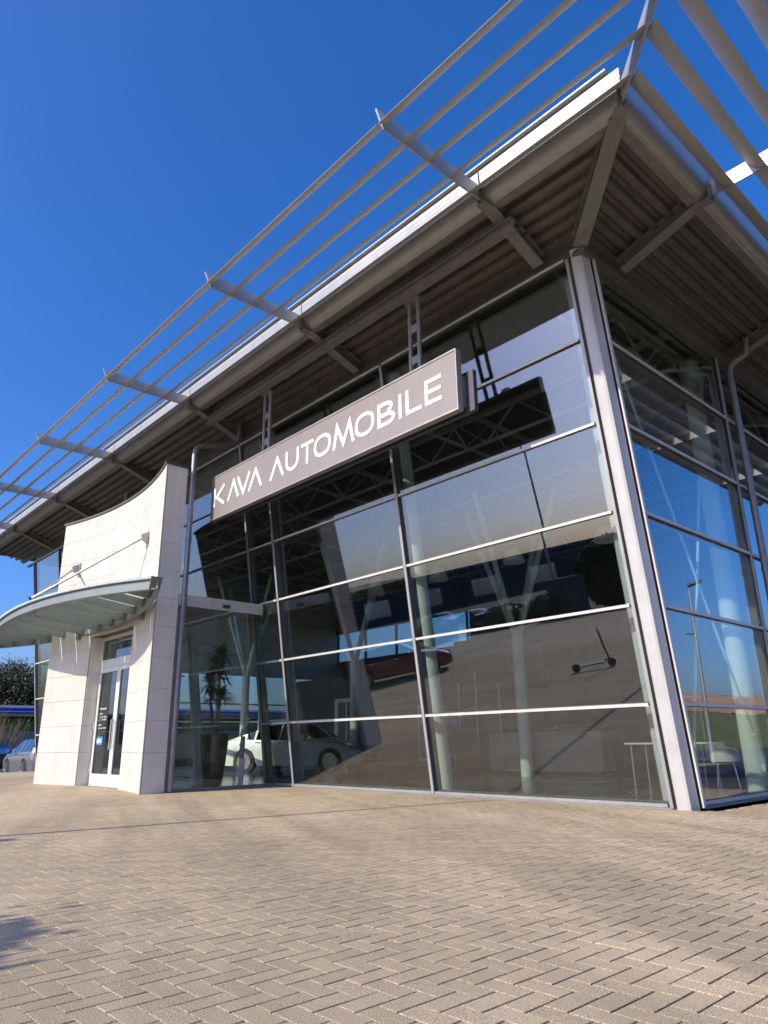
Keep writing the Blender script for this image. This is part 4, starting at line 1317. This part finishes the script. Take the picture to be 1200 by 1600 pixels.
kinds = [('dark green pine', CONIF, 'conifer'), ('brownish bare crowned oak', BROWNT, 'round'), ('deep green fir', CONIF, 'conifer'), ('mottled brown green beech', BROWNT, 'round')]
k = 0
for D, z_ in ((104, 7.0), (112, 8.6)):
    for i in range(9):
        pxx = -60 + i * 17 + random.uniform(-5, 5) + (8 if D > 108 else 0)
        u = (pxx - 5) / 33.0
        dxx, dyy = -.963 + .006 * u, .268 + .022 * u
        nn_ = math.hypot(dxx, dyy)
        hh = z_ * (1.25 if pxx < 22 else 1.0 if pxx > 34 else .88) * random.uniform(.9, 1.08)
        ds = kinds[k % 4]
        tree(4.42 + D * dxx / nn_, -9.09 + D * dyy / nn_, hh, 2.6 + random.uniform(-.4, .6), '%s, %s from the left in the %s row of trees' % (ds[0], ['first', 'second', 'third', 'fourth', 'fifth', 'sixth', 'seventh', 'eighth', 'last'][i], 'front' if D < 108 else 'rear'), ds[1], 4000, ds[2], 0.6, .14)
        k += 1
q = M(); q.loft([[(-96, -60, GZ), (-96, 80, GZ)], [(-110, -60, 2.0), (-110, 80, 2.6)], [(-150, -60, 5), (-150, 80, 6)], [(-220, -60, 7), (-220, 80, 8)]], 0, True, False, closed=False)
q.build('wooded_rise', GRASS, kind='structure')
# bare shrub in front of the station
sh = thing('bare_shrub', 'leafless twiggy shrub in front of the petrol station', 'shrub', (-40.6, 3.2, GZ))
q = M()
for i in range(70):
    a = random.uniform(0, 6.3); e = random.uniform(.6, 1.45); l_ = random.uniform(1.4, 3.4)
    d = Vector((math.cos(a) * math.cos(e), math.sin(a) * math.cos(e), math.sin(e)))
    q.tube([(0, 0, 0), d * l_ * .5, d * l_ + Vector((random.gauss(0, .15), random.gauss(0, .15), 0))], [.03, .018, .006], 5)
    for s_ in range(5):
        b0 = d * l_ * random.uniform(.3, .9); q.tube([b0, b0 + Vector((random.gauss(0, .3), random.gauss(0, .3), random.uniform(.1, .6)))], [.01, .004], 4)
q.build('branches', TWIG, sh)

# tree whose shadow falls into the lower left corner
st = thing('shade_tree', 'leafy tree whose shadow falls on the paving in the lower left corner', 'tree', (-.53, -12.38, -.001))
q = M(); q.tube([(0, 0, 0), (.05, 0, 1.2), (0, .05, 2.6)], [.07, .05, .02], 8); q.build('trunk', BARK, st)
q = M(); q.lathe([(.05, 2.1), (.36, 2.3), (.47, 2.6), (.36, 2.9), (.05, 3.08)], n=12); leaves(q, 2600, lambda i: (random.gauss(0, .21), random.gauss(0, .21), 2.6 + random.gauss(0, .17)), .07); q.build('crown', CONIF, st)

# hills, grass slope and road to the right (seen mirrored)
q = M()
rings = []
for x, z in ((24, GZ + .01), (30, 1.2), (38, 3.6), (46, 4.2)):
    rings.append([(x + 2 * math.sin(y * .13), y, z + .25 * math.sin(y * .31) * (z > 0)) for y in np.arange(-60, 140, 5)])
q.loft(rings, 0, True, False, closed=False); q.build('grass_slope', GRASS, kind='structure')
q = M(); rings = []
for x, z in ((46, 4.0), (60, 8.5), (80, 10.5), (140, 12)):
    rings.append([(x + 3 * math.sin(y * .11), y, z + .5 * math.sin(y * .23) + .25 * math.sin(y * .9)) for y in np.arange(-60, 200, 5)])
q.loft(rings, 0, True, False, closed=False); q.build('sandy_hill', SAND, kind='structure')
# low hall behind the forecourt (mirrored)
hb = thing('industrial_hall', 'long low dark industrial hall on the far side of the forecourt', 'building', (-70, -75, GZ), R(-38))
q = M(); q.box(-60, 45, -10, 0, 0, 5.5); q.build('wall', IWALL_G, hb)
q = M(); q.box(-60.3, 45.3, -10.3, .3, 5.5, 5.9); q.build('roof', PIPE, hb)
for i in range(9):
    q = M(); q.box(-40 + i * 9, -36 + i * 9, .02, .08, 1, 3.6); q.build('window', CHROME, hb)
# pylon sign (mirrored in the vestibule glass)
py_ = thing('pylon_sign', 'tall pylon sign with orange bun shaped panels and red lettering mirrored in the side glass', 'sign', (25.5, 17.2, GZ), R(61 + 180))
q = M(); q.tube([(0, 0, 0), (0, 0, 6.2)], .16, 10); q.build('post', GALV, py_)
def bun(z0, s_, up_):
    q = M(); pts_ = [(1.1 * math.cos(a), -.12, z0 + up_ * .6 * max(0, math.sin(a)) ** .7) for a in [PI * k / 12 for k in range(13)]]
    q.prism(pts_, (0, .24, 0)); q.build('bun_panel', ORANGE, py_)
bun(7.35, 1, 1); bun(6.6, 1, -1)
for t_, z in (('BURGER', 7.0), ('KING', 6.66)):
    tm = text_mesh(t_, .42, .02); tm.materials.append(RED); o = link('lettering', tm, py_); o.location = (-.78 if t_ == 'BURGER' else -.5, -.14, z); o.rotation_euler = (PI / 2, 0, 0)

q = M()
for i in range(150):
    x = random.uniform(-9, 4); y = random.uniform(-7.5, -.15) if i % 2 else -random.random() ** 2 * 1.2 - .12
    r = random.uniform(.003, .007)
    q.add([(x - r, y - r, .0015), (x + r, y - r * .6, .0015), (x + r * .7, y + r, .0015), (x - r * .8, y + r * .7, .0015), (x, y, r * 1.3)], [(0, 1, 4), (1, 2, 4), (2, 3, 4), (3, 0, 4)])
q.build('loose_grit', BARK, kind='stuff', label='small loose grit and crumbs scattered on the herringbone paving', cat='grit')
